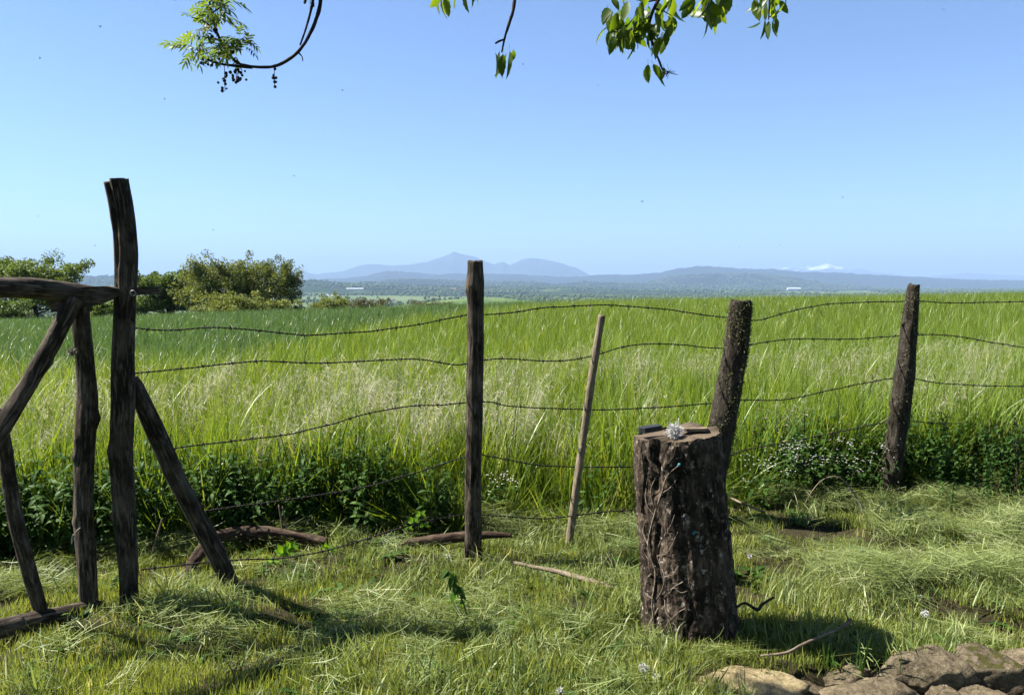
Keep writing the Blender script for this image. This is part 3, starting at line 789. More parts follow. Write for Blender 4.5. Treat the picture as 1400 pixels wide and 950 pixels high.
def wire(px_rows, label, seed, tail=True):
    P = [on_plane(px, py, FP, FD) for px, py in px_rows]
    if tail: P.append(P[-1] + FD * 1.3 + Vector((0, 0, -0.02)))
    C = catmull(np.array([tuple(p) for p in P]), 14)
    s = np.concatenate([[0], np.cumsum(np.linalg.norm(np.diff(C, axis=0), axis=1))])
    L = s[-1]
    q = np.arange(0, L, 0.011)
    c = np.stack([np.interp(q, s, C[:, k]) for k in range(3)], -1)
    c[:, 2] += 0.003 * vnoise(q * 7, seed, 0, seed); c[:, 1] += 0.004 * vnoise(q * 5, seed, 3, seed)
    t = thing('barbed_wire', c[len(c) // 2], label, 'barbed wire', 'barbed wire strands of the fence')
    mb = MB(); fd = np.array(FD); sd = np.array([-FD.y, FD.x, 0.0])
    for k in range(2):
        ph = q * 2 * math.pi / 0.05 + k * math.pi
        p = c + 0.0022 * (np.cos(ph)[:, None] * sd + np.sin(ph)[:, None] * np.array([0, 0, 1.0]))
        v, f, b = limb([Vector(x) for x in p], [0.0024] * len(p), seg=5, step=1.0, rough=0)
        mb.add(v, f, b)
    link('strand', mb.mesh('strand', M['wire']), t)
    r = random.Random(seed)
    x = 0.06
    while x < L - 0.03:
        p = [float(np.interp(x, s, C[:, k])) for k in range(3)]
        p2 = [float(np.interp(x + .02, s, C[:, k])) for k in range(3)]
        o = bpy.data.objects.new('barb', BARB); COL.objects.link(o)
        o.parent = t; o.matrix_parent_inverse = Matrix.Translation(-t.location)
        o.location = p
        dr = (Vector(p2) - Vector(p)).normalized()
        o.rotation_euler = (dr.to_track_quat('X', 'Z') @ Matrix.Rotation(r.uniform(0, 6.28), 3, 'X').to_quaternion()).to_euler()
        x += r.uniform(0.10, 0.15)
    return t
wire([(183, 448), (230, 452), (300, 447.5), (400, 457), (430, 458), (530, 450), (600, 438), (645, 430), (665, 430), (700, 427), (760, 419.5), (830, 417.5), (900, 422), (960, 430), (1010, 436), (1040, 437), (1100, 421), (1160, 414), (1245, 412), (1310, 414), (1420, 412)], 'topmost barbed wire strand along the fence', 1)
wire([(183, 511), (300, 498), (370, 494), (450, 496), (560, 491), (625, 498), (650, 494), (690, 490), (750, 493.5), (800, 489), (850, 475), (900, 470), (985, 476), (1010, 474), (1080, 464), (1160, 464), (1243, 458), (1300, 459), (1420, 476)], 'second barbed wire strand below the topmost one', 2)
wire([(222, 616), (250, 611), (330, 601), (400, 592), (450, 580), (500, 566), (560, 556), (640, 551), (670, 550), (700, 555), (800, 560), (900, 557), (975, 551), (1015, 547), (1080, 545), (1150, 530), (1230, 517), (1300, 525), (1420, 528)], 'third barbed wire strand running past the stake at mid height', 3)
wire([(280, 698), (400, 682), (520, 660), (640, 624), (670, 624), (740, 636), (860, 638), (960, 634), (1020, 615), (1080, 604), (1150, 590), (1225, 576), (1300, 579), (1420, 578)], 'fourth barbed wire strand half lost in the grass', 4)
FP = Vector((0, FENCE(0) - 0.03, 0))
wire([(192, 778), (260, 771), (330, 764), (390, 762), (470, 746), (560, 718), (640, 702), (670, 705), (750, 708), (830, 699), (880, 697)], 'lowest barbed wire strand sagging close to the cut grass', 5, False)

# ------------------------------------------------------------------ stump
Yst = on_ground(945, 885).y + 0.19
rows = [(947, 905, 148), (946, 880, 140), (944, 850, 133), (942, 800, 128), (938, 740, 125), (933, 680, 121), (929, 630, 119), (926, 604, 117), (925, 592, 113)]
P, R = px_limb(rows, Yst)
sb = Vector((P[1].x, P[1].y, 0.0))
stump = thing('tree_stump', sb, 'thick dark upright tree stump with peeling bark and dry ivy stems', 'stump')
v, f, bk = limb(P, R, seed=52, seg=180, step=0.006, rough=0.06, flute=0.045, topnoise=0.035, plates=0.04,
                cracks=[(4.05, 0.10, 0.10, 0.78, 1.1), (3.72, 0.07, 0.10, 0.3, 0.95), (3.35, 0.05, 0.06, 0.0, 0.7), (4.4, 0.05, 0.05, 0.1, 0.6), (5.0, 0.05, 0.05, 0.0, 0.9), (5.6, 0.05, 0.05, 0.0, 0.9), (2.8, 0.06, 0.06, 0.1, 1.1)])
STV, STP, STA, STB, STR = limb.data
ns = 180
nring = STV.shape[0] * ns
mats_i = [0] * (len(f))
side = (STV.shape[0] - 1) * ns
for k in range(side + 2 * ns, len(f)): mats_i[k] = 1
me = new_mesh('trunk', v, f, None, True, {'bark': ('FLOAT_VECTOR', bk)}, [M['stump'], M['cut']], mats_i)
link('trunk', me, stump)
def on_stump(px, py, lift=0.0):
    d = ray(px, py)
    z = at_y(px, py, Yst).z
    k = int(np.argmin(np.abs(STP[:, 2] - z)))
    best, bj = 1e9, 0
    for j in range(ns):
        q = STV[k, j]
        if q[1] > STP[k, 1]: continue
        tx = CAM.x + d.x * (q[1] / d.y)
        if abs(tx - q[0]) < best: best, bj = abs(tx - q[0]), j
    q = Vector(STV[k, bj]); n = (q - Vector(STP[k])).normalized()
    return q + n * lift
ivy = [[(905, 890), (899, 850), (893, 810), (896, 770), (889, 730), (896, 690), (906, 660), (913, 636), (928, 622)],
       [(893, 812), (903, 795), (909, 770), (900, 745), (905, 722), (918, 700), (924, 684)],
       [(889, 886), (888, 850), (897, 822), (910, 800), (922, 782), (935, 772)],
       [(899, 760), (884, 748), (880, 735)], [(912, 885), (906, 850), (914, 830), (927, 812), (938, 806)],
       [(893, 806), (884, 800), (880, 790)], [(900, 745), (915, 733), (927, 708)], [(898, 690), (892, 660), (897, 640)],
       [(920, 885), (917, 860), (905, 838), (903, 815)],
       [(896, 690), (886, 676), (884, 655), (889, 632)], [(889, 730), (882, 716), (884, 700)], [(905, 722), (911, 712), (909, 698), (913, 682)], [(906, 660), (917, 652), (925, 640)],
       [(893, 770), (886, 780), (883, 800), (887, 830)], [(909, 770), (921, 764), (929, 752)], [(897, 850), (890, 868), (891, 888)], [(910, 800), (913, 815), (924, 830), (930, 850)], [(922, 782), (930, 786), (941, 783)]]
for k, path in enumerate(ivy):
    pts = [on_stump(px, py, 0.006) for px, py in path]
    r = 0.0042 if k in (0, 2) else 0.0022
    limb_obj('ivy_stem', pts, list(np.linspace(r, r * 0.45, len(pts))), M['root'], stump, seed=60 + k, seg=8, step=0.006, rough=0.45, flute=0.2)
# rough flakes of loose bark
def bark_flake(pts_px, lift, thick, mat):
    pts = [on_stump(px, py, lift) for px, py in pts_px]
    c = sum(pts, Vector()) / len(pts)
    n = (c - Vector((STP[0][0], STP[0][1], c.z))).normalized()
    k = len(pts)
    V = [tuple(p) for p in pts] + [tuple(p - n * thick) for p in pts] + [tuple(c + n * 0.006)]
    f = [(a, (a + 1) % k, 2 * k) for a in range(k)] + [(a, k + a, k + (a + 1) % k, (a + 1) % k) for a in range(k)]
    va = np.array(V)
    return link('bark_flake', new_mesh('bark_flake', va, f, mat, False, {'bark': ('FLOAT_VECTOR', va * np.array([1, 1, 1]))}), stump)
M['pale_bark'] = bark_mat('pale_inner_bark', (0.22, 0.17, 0.13), (0.42, 0.35, 0.28), (0.62, 0.55, 0.46), 0.4, 50)
bark_flake([(880, 600), (890, 598), (899, 618), (903, 634), (895, 628)], 0.010, 0.016, M['stump'])
bark_flake([(905, 598), (926, 598), (922, 612), (910, 624), (902, 614)], 0.010, 0.016, M['stump'])
bark_flake([(868, 604), (878, 600), (882, 640), (880, 690), (872, 672)], 0.008, 0.014, M['stump'])
for (px, py) in ((929, 622), (948, 712)):
    c = on_stump(px, py, 0.004)
    n = (c - Vector((P[3].x, P[3].y, c.z))).normalized(); a = n.orthogonal().normalized(); b2 = n.cross(a)
    V, f = [], []
    for i in range(10):
        w = 2 * math.pi * i / 10; dd = a * math.cos(w) + b2 * math.sin(w) * 0.7
        V += [tuple(c + dd * 0.010 - n * 0.008), tuple(c + dd * 0.009 + n * 0.002), tuple(c + dd * 0.006 + n * 0.004)]
        k = (i + 1) % 10
        f += [(3 * i, 3 * k, 3 * k + 1, 3 * i + 1), (3 * i + 1, 3 * k + 1, 3 * k + 2, 3 * i + 2)]
    f.append(tuple(3 * i + 2 for i in range(10)))
    link('blue_plug', new_mesh('blue_plug', V, f, M['blue'], False), stump)
# things lying on the stump
topz = float(STP[-1][2])
def slab(name, c, L, W, T, rz, tilt, mat, label, cat, seed):
    r = np.random.default_rng(seed)
    n = 9
    ang = np.linspace(0, 2 * math.pi, n, endpoint=False) + r.uniform(-.15, .15, n)
    ca, sa = np.cos(ang), np.sin(ang)
    k = 1 / np.maximum(np.abs(ca), np.abs(sa)) * (1 + r.uniform(-.07, .03, n))
    x, y = ca * k * L / 2, sa * k * W / 2
    V = [(a, b, 0) for a, b in zip(x, y)] + [(a * .97, b * .97, T) for a, b in zip(x, y)]
    f = [tuple(range(n))[::-1], tuple(range(n, 2 * n))] + [(i, (i + 1) % n, n + (i + 1) % n, n + i) for i in range(n)]
    va = np.array(V)
    o = link(name, new_mesh(name, va, f, mat, False, {'bark': ('FLOAT_VECTOR', va)}))
    o.location = c; o.rotation_euler = (0, tilt, rz)
    return tag(o, label, cat)
c = at_y(889, 594, Yst - 0.02); c.z = topz + 0.012
slab('slate_piece', c, 0.098, 0.06, 0.022, 0.05, -0.13, M['slate'], 'flat black slate piece lying on the stump top', 'slate', 3)
c = at_y(949, 590, Yst - 0.02); c.z = topz + 0.014
slab('wood_chip', c, 0.115, 0.04, 0.012, -0.04, -0.03, M['cut'], 'flat brown wood chip lying on the stump top', 'wood chip', 5)
c = at_y(922, 582, Yst - 0.07); c.z = topz + 0.022
o = fluff('wool_tuft', (0, 0, 0), 0.032, 1100, M['fluff'], None, 8, 0.0008); o.location = c
tag(o, 'white fluffy tuft on top of the stump', 'tuft')


# ------------------------------------------------------------------ grass clump meshes
def blades(r, n, spread, h, w, lean, droop, segs, zlift=0.0, bias=(0, 0)):
    t = np.linspace(0, 1, segs + 1)
    rad = spread * np.sqrt(r.uniform(size=n)); ra = r.uniform(0, 6.28, n)
    az = r.uniform(0, 6.28, n)
    H = r.uniform(*h, n); W = r.uniform(*w, n)
    phi = (np.abs(r.normal(0, lean, n))[:, None] + (r.uniform(0.1, 1, n) ** 1.5 * droop)[:, None] * t ** 1.6)
    ds = (H / segs)[:, None]
    hx = np.concatenate([np.zeros((n, 1)), np.cumsum(np.sin(phi[:, :-1]) * ds, 1)], 1)
    hz_ = np.concatenate([np.zeros((n, 1)), np.cumsum(np.cos(phi[:, :-1]) * ds, 1)], 1)
    x = (rad * np.cos(ra))[:, None] + hx * np.cos(az)[:, None] + bias[0] * (hz_ ** 1.5)
    y = (rad * np.sin(ra))[:, None] + hx * np.sin(az)[:, None] + bias[1] * (hz_ ** 1.5)
    C = np.stack([x, y, hz_ + zlift], -1)
    tw = az[:, None] + r.normal(0, .5, n)[:, None] + r.normal(0, .7, n)[:, None] * t
    sd = np.stack([-np.sin(tw), np.cos(tw), 0 * tw], -1)
    prof = np.minimum(1, (1 - t) * 1.9 + 0.04) * (0.75 + 0.25 * np.sin(t * 3.1))
    wd = (W[:, None] * prof)[..., None] * sd * 0.5
    V = np.stack([C - wd, C + wd], 2)                    # n, segs+1, 2, 3
    k = np.arange(n)[:, None, None] * (2 * (segs + 1)) + np.arange(segs)[None, :, None] * 2
    Fq = (k + np.array([0, 1, 3, 2])[None, None]).reshape(-1, 4)
    return V.reshape(-1, 3), Fq, np.repeat(r.uniform(size=n), 2 * (segs + 1))
def panicles(r, n, spread, h):
    """drooping brome seed heads on thin stems"""
    V, Fq, T, Mi, k0 = [], [], [], [], 0
    def quad(a, b, c, d, t, m):
        nonlocal k0
        V.extend([a, b, c, d]); Fq.append((k0, k0 + 1, k0 + 2, k0 + 3)); T.extend([t] * 4); Mi.append(m); k0 += 4
    for i in range(n):
        c = np.array([*(r.uniform(-spread, spread, 2)), 0.0]); az = r.normal(0.2, 1.0)
        H = r.uniform(*h); seg = 12; ph = 0.03; d = np.array([math.cos(az), math.sin(az), 0]); sdv = np.array([-d[1], d[0], 0])
        tint = r.uniform(); pos = c
        for k in range(seg):
            tt = k / seg
            ph = 0.08 + 1.5 * max(0, tt - 0.5) ** 1.3 * 2.2
            nx = pos + (d * math.sin(ph) + np.array([0, 0, math.cos(ph)])) * H / seg
            w = 0.0016 * (1 - tt * .6)
            quad(pos - sdv * w, pos + sdv * w, nx + sdv * w, nx - sdv * w, tint, 0 if tt < .55 else 1)
            if tt > 0.58:
                for q in range(2):
                    e = d * r.uniform(0.2, 1.0) + np.array([0, 0, -r.uniform(0.1, 0.9)]) + sdv * r.normal(0, .55); e /= np.linalg.norm(e)
                    p0 = nx + e * r.uniform(0.005, 0.045)
                    p1 = p0 + e * r.uniform(0.02, 0.032); p2 = p1 + (e + np.array([0, 0, -.15])) * r.uniform(0.018, 0.03)
                    s2 = np.cross(e, r.normal(size=3)); s2 /= np.linalg.norm(s2)
                    quad(nx - s2 * .0004, nx + s2 * .0004, p0 + s2 * .0004, p0 - s2 * .0004, tint, 1)
                    mm = (p0 + p1) / 2
                    quad(p0, mm + s2 * 0.0027, p1, mm - s2 * 0.0027, r.uniform(), 1)
                    for w2 in (-1, 1):
                        quad(p1 - s2 * .0005, p1 + s2 * .0005, p2 + s2 * (.0003 + .006 * w2), p2 - s2 * (.0003 - .006 * w2), r.uniform(), 1)
            pos = nx
    return np.array(V), np.array(Fq), np.array(T), np.array(Mi)
def clump(name, parts, mats):
    V, Fq, T, Mi, n = [], [], [], [], 0
    for p in parts:
        v, f, t = p[:3]; mi = p[3]
        V.append(v); Fq.append(f + n); T.append(t); Mi.append(np.full(len(f), mi) if np.isscalar(mi) else mi); n += len(v)
    return new_mesh(name, np.concatenate(V), np.concatenate(Fq), None, True, {'tint': ('FLOAT', np.concatenate(T))}, mats, np.concatenate(Mi))
def leaf_poly(base, d, nrm, L, W, fold=0.25, curl=0.3, k=5):
    """pointed oval leaf as two strips about the midrib"""
    d = d / np.linalg.norm(d); sd = np.cross(d, nrm); sd /= np.linalg.norm(sd); nr2 = np.cross(sd, d)
    V = []
    for i in range(k + 1):
        t = i / k
        c = base + d * L * t - nr2 * curl * L * t * t
        w = W * (math.sin(math.pi * min(1, t * 0.92 + 0.08) ** 0.8)) if i < k else 0.0
        V += [c - sd * w + nr2 * fold * w, c, c + sd * w + nr2 * fold * w]
    f = []
    for i in range(k):
        a = i * 3
        f += [(a, a + 1, a + 4, a + 3), (a + 1, a + 2, a + 5, a + 4)]
    return np.array(V), np.array(f)
def shoot(r, H, nl, leaf, lw, droop=0.5):
    """upright leafy shoot"""
    V, Fq, T, n = [], [], [], 0
    az0 = r.uniform(0, 6.28); ln = r.normal(0, 0.12, 2)
    for k in range(6):
        z0, z1 = H * k / 6, H * (k + 1) / 6
        a = np.array([ln[0] * z0, ln[1] * z0, z0]); b = np.array([ln[0] * z1, ln[1] * z1, z1]); w = np.array([.0022, 0, 0])
        V.append(np.array([a - w, a + w, b + w, b - w])); Fq.append(np.array([[0, 1, 2, 3]]) + n); T.append(np.full(4, .4)); n += 4
    for k in range(nl):
        z = H * (0.12 + 0.88 * (k // 2 * 2) / nl); a = az0 + (k % 2) * math.pi + (k // 2) * 1.57 + r.normal(0, .2)
        d = np.array([math.cos(a), math.sin(a), r.uniform(-0.3, 0.4)])
        v, f = leaf_poly(np.array([ln[0] * z, ln[1] * z, z]), d, np.array([0, 0, 1.0]), leaf * r.uniform(.7, 1.2), lw * r.uniform(.8, 1.1), 0.3, droop)
        V.append(v); Fq.append(f + n); T.append(np.full(len(v), r.uniform())); n += len(v)
    return np.concatenate(V), np.concatenate(Fq), np.concatenate(T)
def join3(parts):
    V, Fq, T, n = [], [], [], 0
    for v, f, t, off in parts:
        V.append(v + off); Fq.append(f + n); T.append(t); n += len(v)
    return np.concatenate(V), np.concatenate(Fq), np.concatenate(T)

R1 = np.random.default_rng(71)
lawn_c = clump_collection('lawn_clumps', [clump('lawn_clump', [(*blades(R1, 46, 0.075, (0.025, 0.065), (0.0022, 0.004), 0.35, 0.8, 3), 0)], [M['lawn']]) for _ in range(6)])
tuft_c = clump_collection('tuft_clumps', [clump('tuft_clump', [(*blades(R1, 40, 0.05, (0.03, 0.075), (0.0018, 0.0036), 0.5, 1.6, 4), 0)], [M['hay']]) for _ in range(5)])
tall_c = clump_collection('tall_clumps', [clump('tall_clump', [(*blades(R1, 20, 0.11, (0.38, 0.85), (0.005, 0.012), 0.13, 1.5, 8, 0, (0.12, -0.02)), 0), (*blades(R1, 12, 0.13, (0.2, 0.5), (0.005, 0.010), 0.35, 1.6, 6), 0)], [M['tall']]) for _ in range(7)])
brome_c = clump_collection('brome_clumps', [clump('brome_clump', [(*blades(R1, 10, 0.08, (0.35, 0.7), (0.003, 0.006), 0.10, 0.7, 6), 0), panicles(R1, 9, 0.13, (0.66, 1.0))], [M['tall'], M['seed']]) for _ in range(5)])
wheat_c = clump_collection('wheat_clumps', [clump('wheat_clump', [(*blades(R1, 34, 0.20, (0.42, 0.76), (0.010, 0.020), 0.13, 1.8, 6, 0, (0.08, 0)), 0)], [M['wheat']]) for _ in range(5)])
meadow_c = clump_collection('meadow_clumps', [clump('meadow_clump', [(*blades(R1, 34, 0.20, (0.40, 0.80), (0.007, 0.015), 0.15, 1.6, 6, 0, (0.1, 0)), 0)], [M['tall']]) for _ in range(5)])
def hay_patch(r):
    n = 85
    v, f, t = blades(r, n, 0.13, (0.05, 0.24), (0.0014, 0.0042), 0.15, 2.6, 6)
    # lay the strands down: turn each about its own axis, tip it over to a heading, close to the ground
    V = v.reshape(n, -1, 3).copy()
    for i in range(n):
        root = V[i, :2].mean(0).copy(); q = V[i] - root
        a = r.normal(0, 1.1) + (math.pi if r.uniform() < .5 else 0); el_ = r.normal(0.05, 0.18)
        Mx = (Matrix.Rotation(a, 3, 'Z') @ Matrix.Rotation(math.pi / 2 - el_, 3, 'Y') @ Matrix.Rotation(r.uniform(0, 6.28), 3, 'Z'))
        q = q @ np.array(Mx).T
        mid = q.mean(0)
        q[:, 2] *= r.uniform(.15, .7)
        V[i] = q - np.array([mid[0], mid[1], 0]) * 0.9 + np.array([root[0], root[1], r.uniform(0.004, 0.045)])
        V[i, :, 2] = np.maximum(V[i, :, 2], 0.002)
    return V.reshape(-1, 3), f, t
hay_c = clump_collection('hay_patches', [clump('hay_patch', [(*hay_patch(R1), 0)], [M['hay']]) for _ in range(7)])
weed_c = clump_collection('weed_clumps', [clump('weed_clump', [(*join3([(*shoot(R1, R1.uniform(.2, .5), 14, 0.038, 0.010), np.array([*R1.uniform(-.1, .1, 2), 0])) for _ in range(4)]), 0)], [M['weed']]) for _ in range(5)])
def rosette(r):
    return join3([(*leaf_poly(np.zeros(3), np.array([math.cos(a), math.sin(a), r.uniform(.15, .9)]), np.array([0, 0, 1.0]), r.uniform(.03, .085), r.uniform(.008, .018), .25, .4), np.full(18, r.uniform()), np.array([*r.uniform(-.03, .03, 2), 0.01])) for a in r.uniform(0, 6.28, 11)])
ros_c = clump_collection('rosettes', [clump('rosette', [(*rosette(R1), 0)], [M['weed']]) for _ in range(5)])

EX = [-8, -3, -2, -1.2, -0.6, -0.1, 0.5, 1.0, 2.0, 2.7, 4, 6, 9]
EY = [4.15, 4.30, 4.55, 4.82, 4.95, 5.02, 5.08, 5.2, 5.5, 5.74, 5.85, 6.0, 6.3]
def EDGE(x): return np.interp(x, EX, EY) + 0.10 * vnoise(np.asarray(x) * 2.3, 0.3, 0, 41)
def sprinkle(n, x0, x1, y0, y1):
    return RNG.uniform(x0, x1, n), RNG.uniform(y0, y1, n)
def place(name, x, y, z, smin, smax, tilt, coll, label, cat, zrot=None):
    n = len(x)
    rot = np.stack([RNG.normal(0, tilt, n), RNG.normal(0, tilt, n), RNG.uniform(0, 6.28, n) if zrot is None else zrot], -1)
    return scatter(name, np.stack([x, y, z], -1), rot, RNG.uniform(smin, smax, n), coll, label, cat)

# things that stay clear of the short grass
STUMP_XY, STUMP_R = (sb.x, sb.y), 0.2
def gate_gap(x, y):
    s_ = (x - GP.x) * GD.x + (y - GP.y) * GD.y
    d_ = np.abs(-(x - GP.x) * GD.y + (y - GP.y) * GD.x)
    return (s_ < -.1) | (d_ > .15 + .05 * vnoise(x * 9, y * 9, 0, 2))
def clear(x, y):
    return ((y > 3.115 + 0.05 * (x - 1.2)) | (x < 1.0) | (y < 2.6)) & (((x - 0.82) / .24) ** 2 + ((y - 2.98) / .07) ** 2 > 1) & ((x - STUMP_XY[0]) ** 2 + (y - STUMP_XY[1]) ** 2 > (STUMP_R - 0.01) ** 2)
# short lawn
x, y = sprinkle(36000, -6, 6.5, -1.0, 6.0)
dn = (0.8 * smooth(4.0, 2.9, y) + 0.42 + 0.35 * fbm(x * 1.3, y * 1.3, 0, 44, 2)) * (1 - .6 * smooth(.05, .5, fbm(x * 2.6, y * 4.2, 0, 45, 2)) * smooth(2.7, 3.3, y))  # thinned in patches: dark soil showing there stands in for shadows
k = (y < EDGE(x) + 0.3) & (RNG.uniform(size=len(x)) < dn) & clear(x, y) & ((y > 1.6) | (RNG.uniform(size=len(x)) < .3))
x, y = x[k], y[k]
place('lawn_grass', x, y, G(x, y) - 0.004, 0.65, 1.25, 0.12, lawn_c, 'short yellow green lawn grass in front of the fence', 'grass')
x, y = sprinkle(3400, -6, 6.5, 2.3, 5.6)
k = (y < EDGE(x) + .2) & clear(x, y) & gate_gap(x, y) & (fbm(x * 2.1, y * 3.0, 0, 144, 2) > 0.15); x, y = x[k], y[k]
place('lawn_tufts', x, y, G(x, y) - .004, 1.1, 2.3, 0.25, tuft_c, 'longer uncut tufts of grass standing in the lawn', 'grass')
fr = RNG.uniform(-6, 7, 230); fy = EDGE(fr) - RNG.uniform(-.08, .08, 230)
place('edge_grass', fr, fy, G(fr, fy), 0.35, 0.75, 0.5, tall_c, 'ragged grass flopping forward at the meadow edge', 'grass')
# cut grass lying in swathes
x, y = sprinkle(30000, -6, 6.5, 2.4, 6.0)
sw = fbm(x * 0.9 + y * .3, y * 2.6, 0, 47, 3)
dn = smooth(0.0, 0.9, sw) * smooth(-.5, .35, fbm(x * 3.1, y * 4.5, 0, 48, 2)) * 0.46 * smooth(3.0, 3.9, y + .25 * vnoise(x * 1.5, 3, 0, 4)) + 0.025
k = (y < EDGE(x) + 0.25) & (RNG.uniform(size=len(x)) < dn) & clear(x, y) & gate_gap(x, y)
x, y = x[k], y[k]
pile = 0.10 * smooth(-0.1, 0.9, fbm(x * 0.9 + y * .3, y * 2.6, 0, 47, 3)) * smooth(3.1, 3.9, y)
place('cut_grass', x, y, G(x, y) + pile * RNG.uniform(0, 1, len(x)) ** .6, 0.6, 1.25, 0.24, hay_c, 'pale cut grass lying in swathes along the fence', 'hay', RNG.normal(0, 0.5, len(x)))
# small broad-leaved lawn weeds
x, y = sprinkle(1500, -5, 6, 1.5, 5.4)
k = (y < EDGE(x) + .1) & clear(x, y) & (fbm(x * 1.2, y * 1.2, 0, 99, 2) > -0.05); x, y = x[k], y[k]
place('lawn_weeds', x, y, G(x, y), 0.5, 1.1, 0.15, ros_c, 'small leafy weeds dotted through the lawn', 'weeds')
# tall grass strip
def strip(n, depth, extra=0):
    x = RNG.uniform(-10, 11, n); return x, EDGE(x) + RNG.uniform(0, 1, n) ** 1.15 * depth * (1 + 0 * x) + extra
def TALL(x, y): return 4.2 + 7.5 * smooth(-0.35, 0.45, x / np.maximum(y, 1)) + 0.8 * vnoise(x * .5, y * .1, 0, 55)
x, y = strip(7600, 5.2, 0.14)
x2 = RNG.uniform(-14, 18, 14000); y2 = EDGE(x2) + RNG.uniform(2.5, 13, 14000)
x, y = np.concatenate([x, x2]), np.concatenate([y, y2])
k = (np.abs(x) < y * 0.8 + 1.2) & (y - EDGE(x) < TALL(x, y)); x, y = x[k], y[k]
place('tall_grass', x, y, G(x, y) - .01, 0.75, 1.15, 0.09, tall_c, 'tall bright green grass standing behind the wire fence', 'grass')
x, y = strip(1500, 4.6, 0.15)
k = (np.abs(x) < y * 0.8 + 1.2) & (fbm(x * 1.4, y * 1.4, 0, 66, 2) > 0.0); x, y = x[k], y[k]
place('brome_grass', x, y, G(x, y) - .01, 0.75, 1.02, 0.10, brome_c, 'silvery drooping brome seed heads in the tall grass', 'grass', RNG.normal(0.2, .7, len(x)))
x, y = strip(8200, 0.85, -0.04)  # dense strip of dark leaves, deepening the shade below the tall grass
k = (np.abs(x) < y * 0.8 + 1.2) & (fbm(x * .9, y * .9, 0, 68, 2) > -0.3); x, y = x[k], y[k]
place('shade_undergrowth', x, y, G(x, y) - .01, 0.7, 1.4, 0.18, weed_c, 'leafy weeds darkened as the shade at the foot of the tall grass', 'weeds')
# wheat field to the crest and over it
xs, ys = [], []
for (y0, y1, den) in ((8.0, 15, 26), (15, 26, 15), (26, 40, 10), (40, 62, 4)):
    w = 0.8 * y1 + 3
    a, b_ = sprinkle(int(den * (y1 - y0) * 2 * w), -w, w, y0, y1)
    k = (np.abs(a) < b_ * 0.8 + 2.5) & (b_ > EDGE(a) + 3.0)
    xs.append(a[k]); ys.append(b_[k])
x, y = np.concatenate(xs), np.concatenate(ys)
k = RNG.uniform(size=len(x)) < smooth(-1.2, 0.6, y - EDGE(x) - TALL(x, y)); x, y = x[k], y[k]
far2 = (y - EDGE(x)) < 4.5 + 34 * smooth(-.42, .30, x / np.maximum(y, 1)) + 2.0 * vnoise(x * .25, y * .12, 0, 57)
place('far_meadow_grass', x[far2], y[far2], G(x[far2], y[far2]) - .01, 0.85, 1.15, 0.08, meadow_c, 'yellow green meadow grass running back to the field crest', 'grass')
x, y = x[~far2], y[~far2]
place('wheat_field', x, y, G(x, y) - .01, 0.85, 1.12, 0.06, wheat_c, 'blue green young wheat covering the field to its crest', 'wheat')


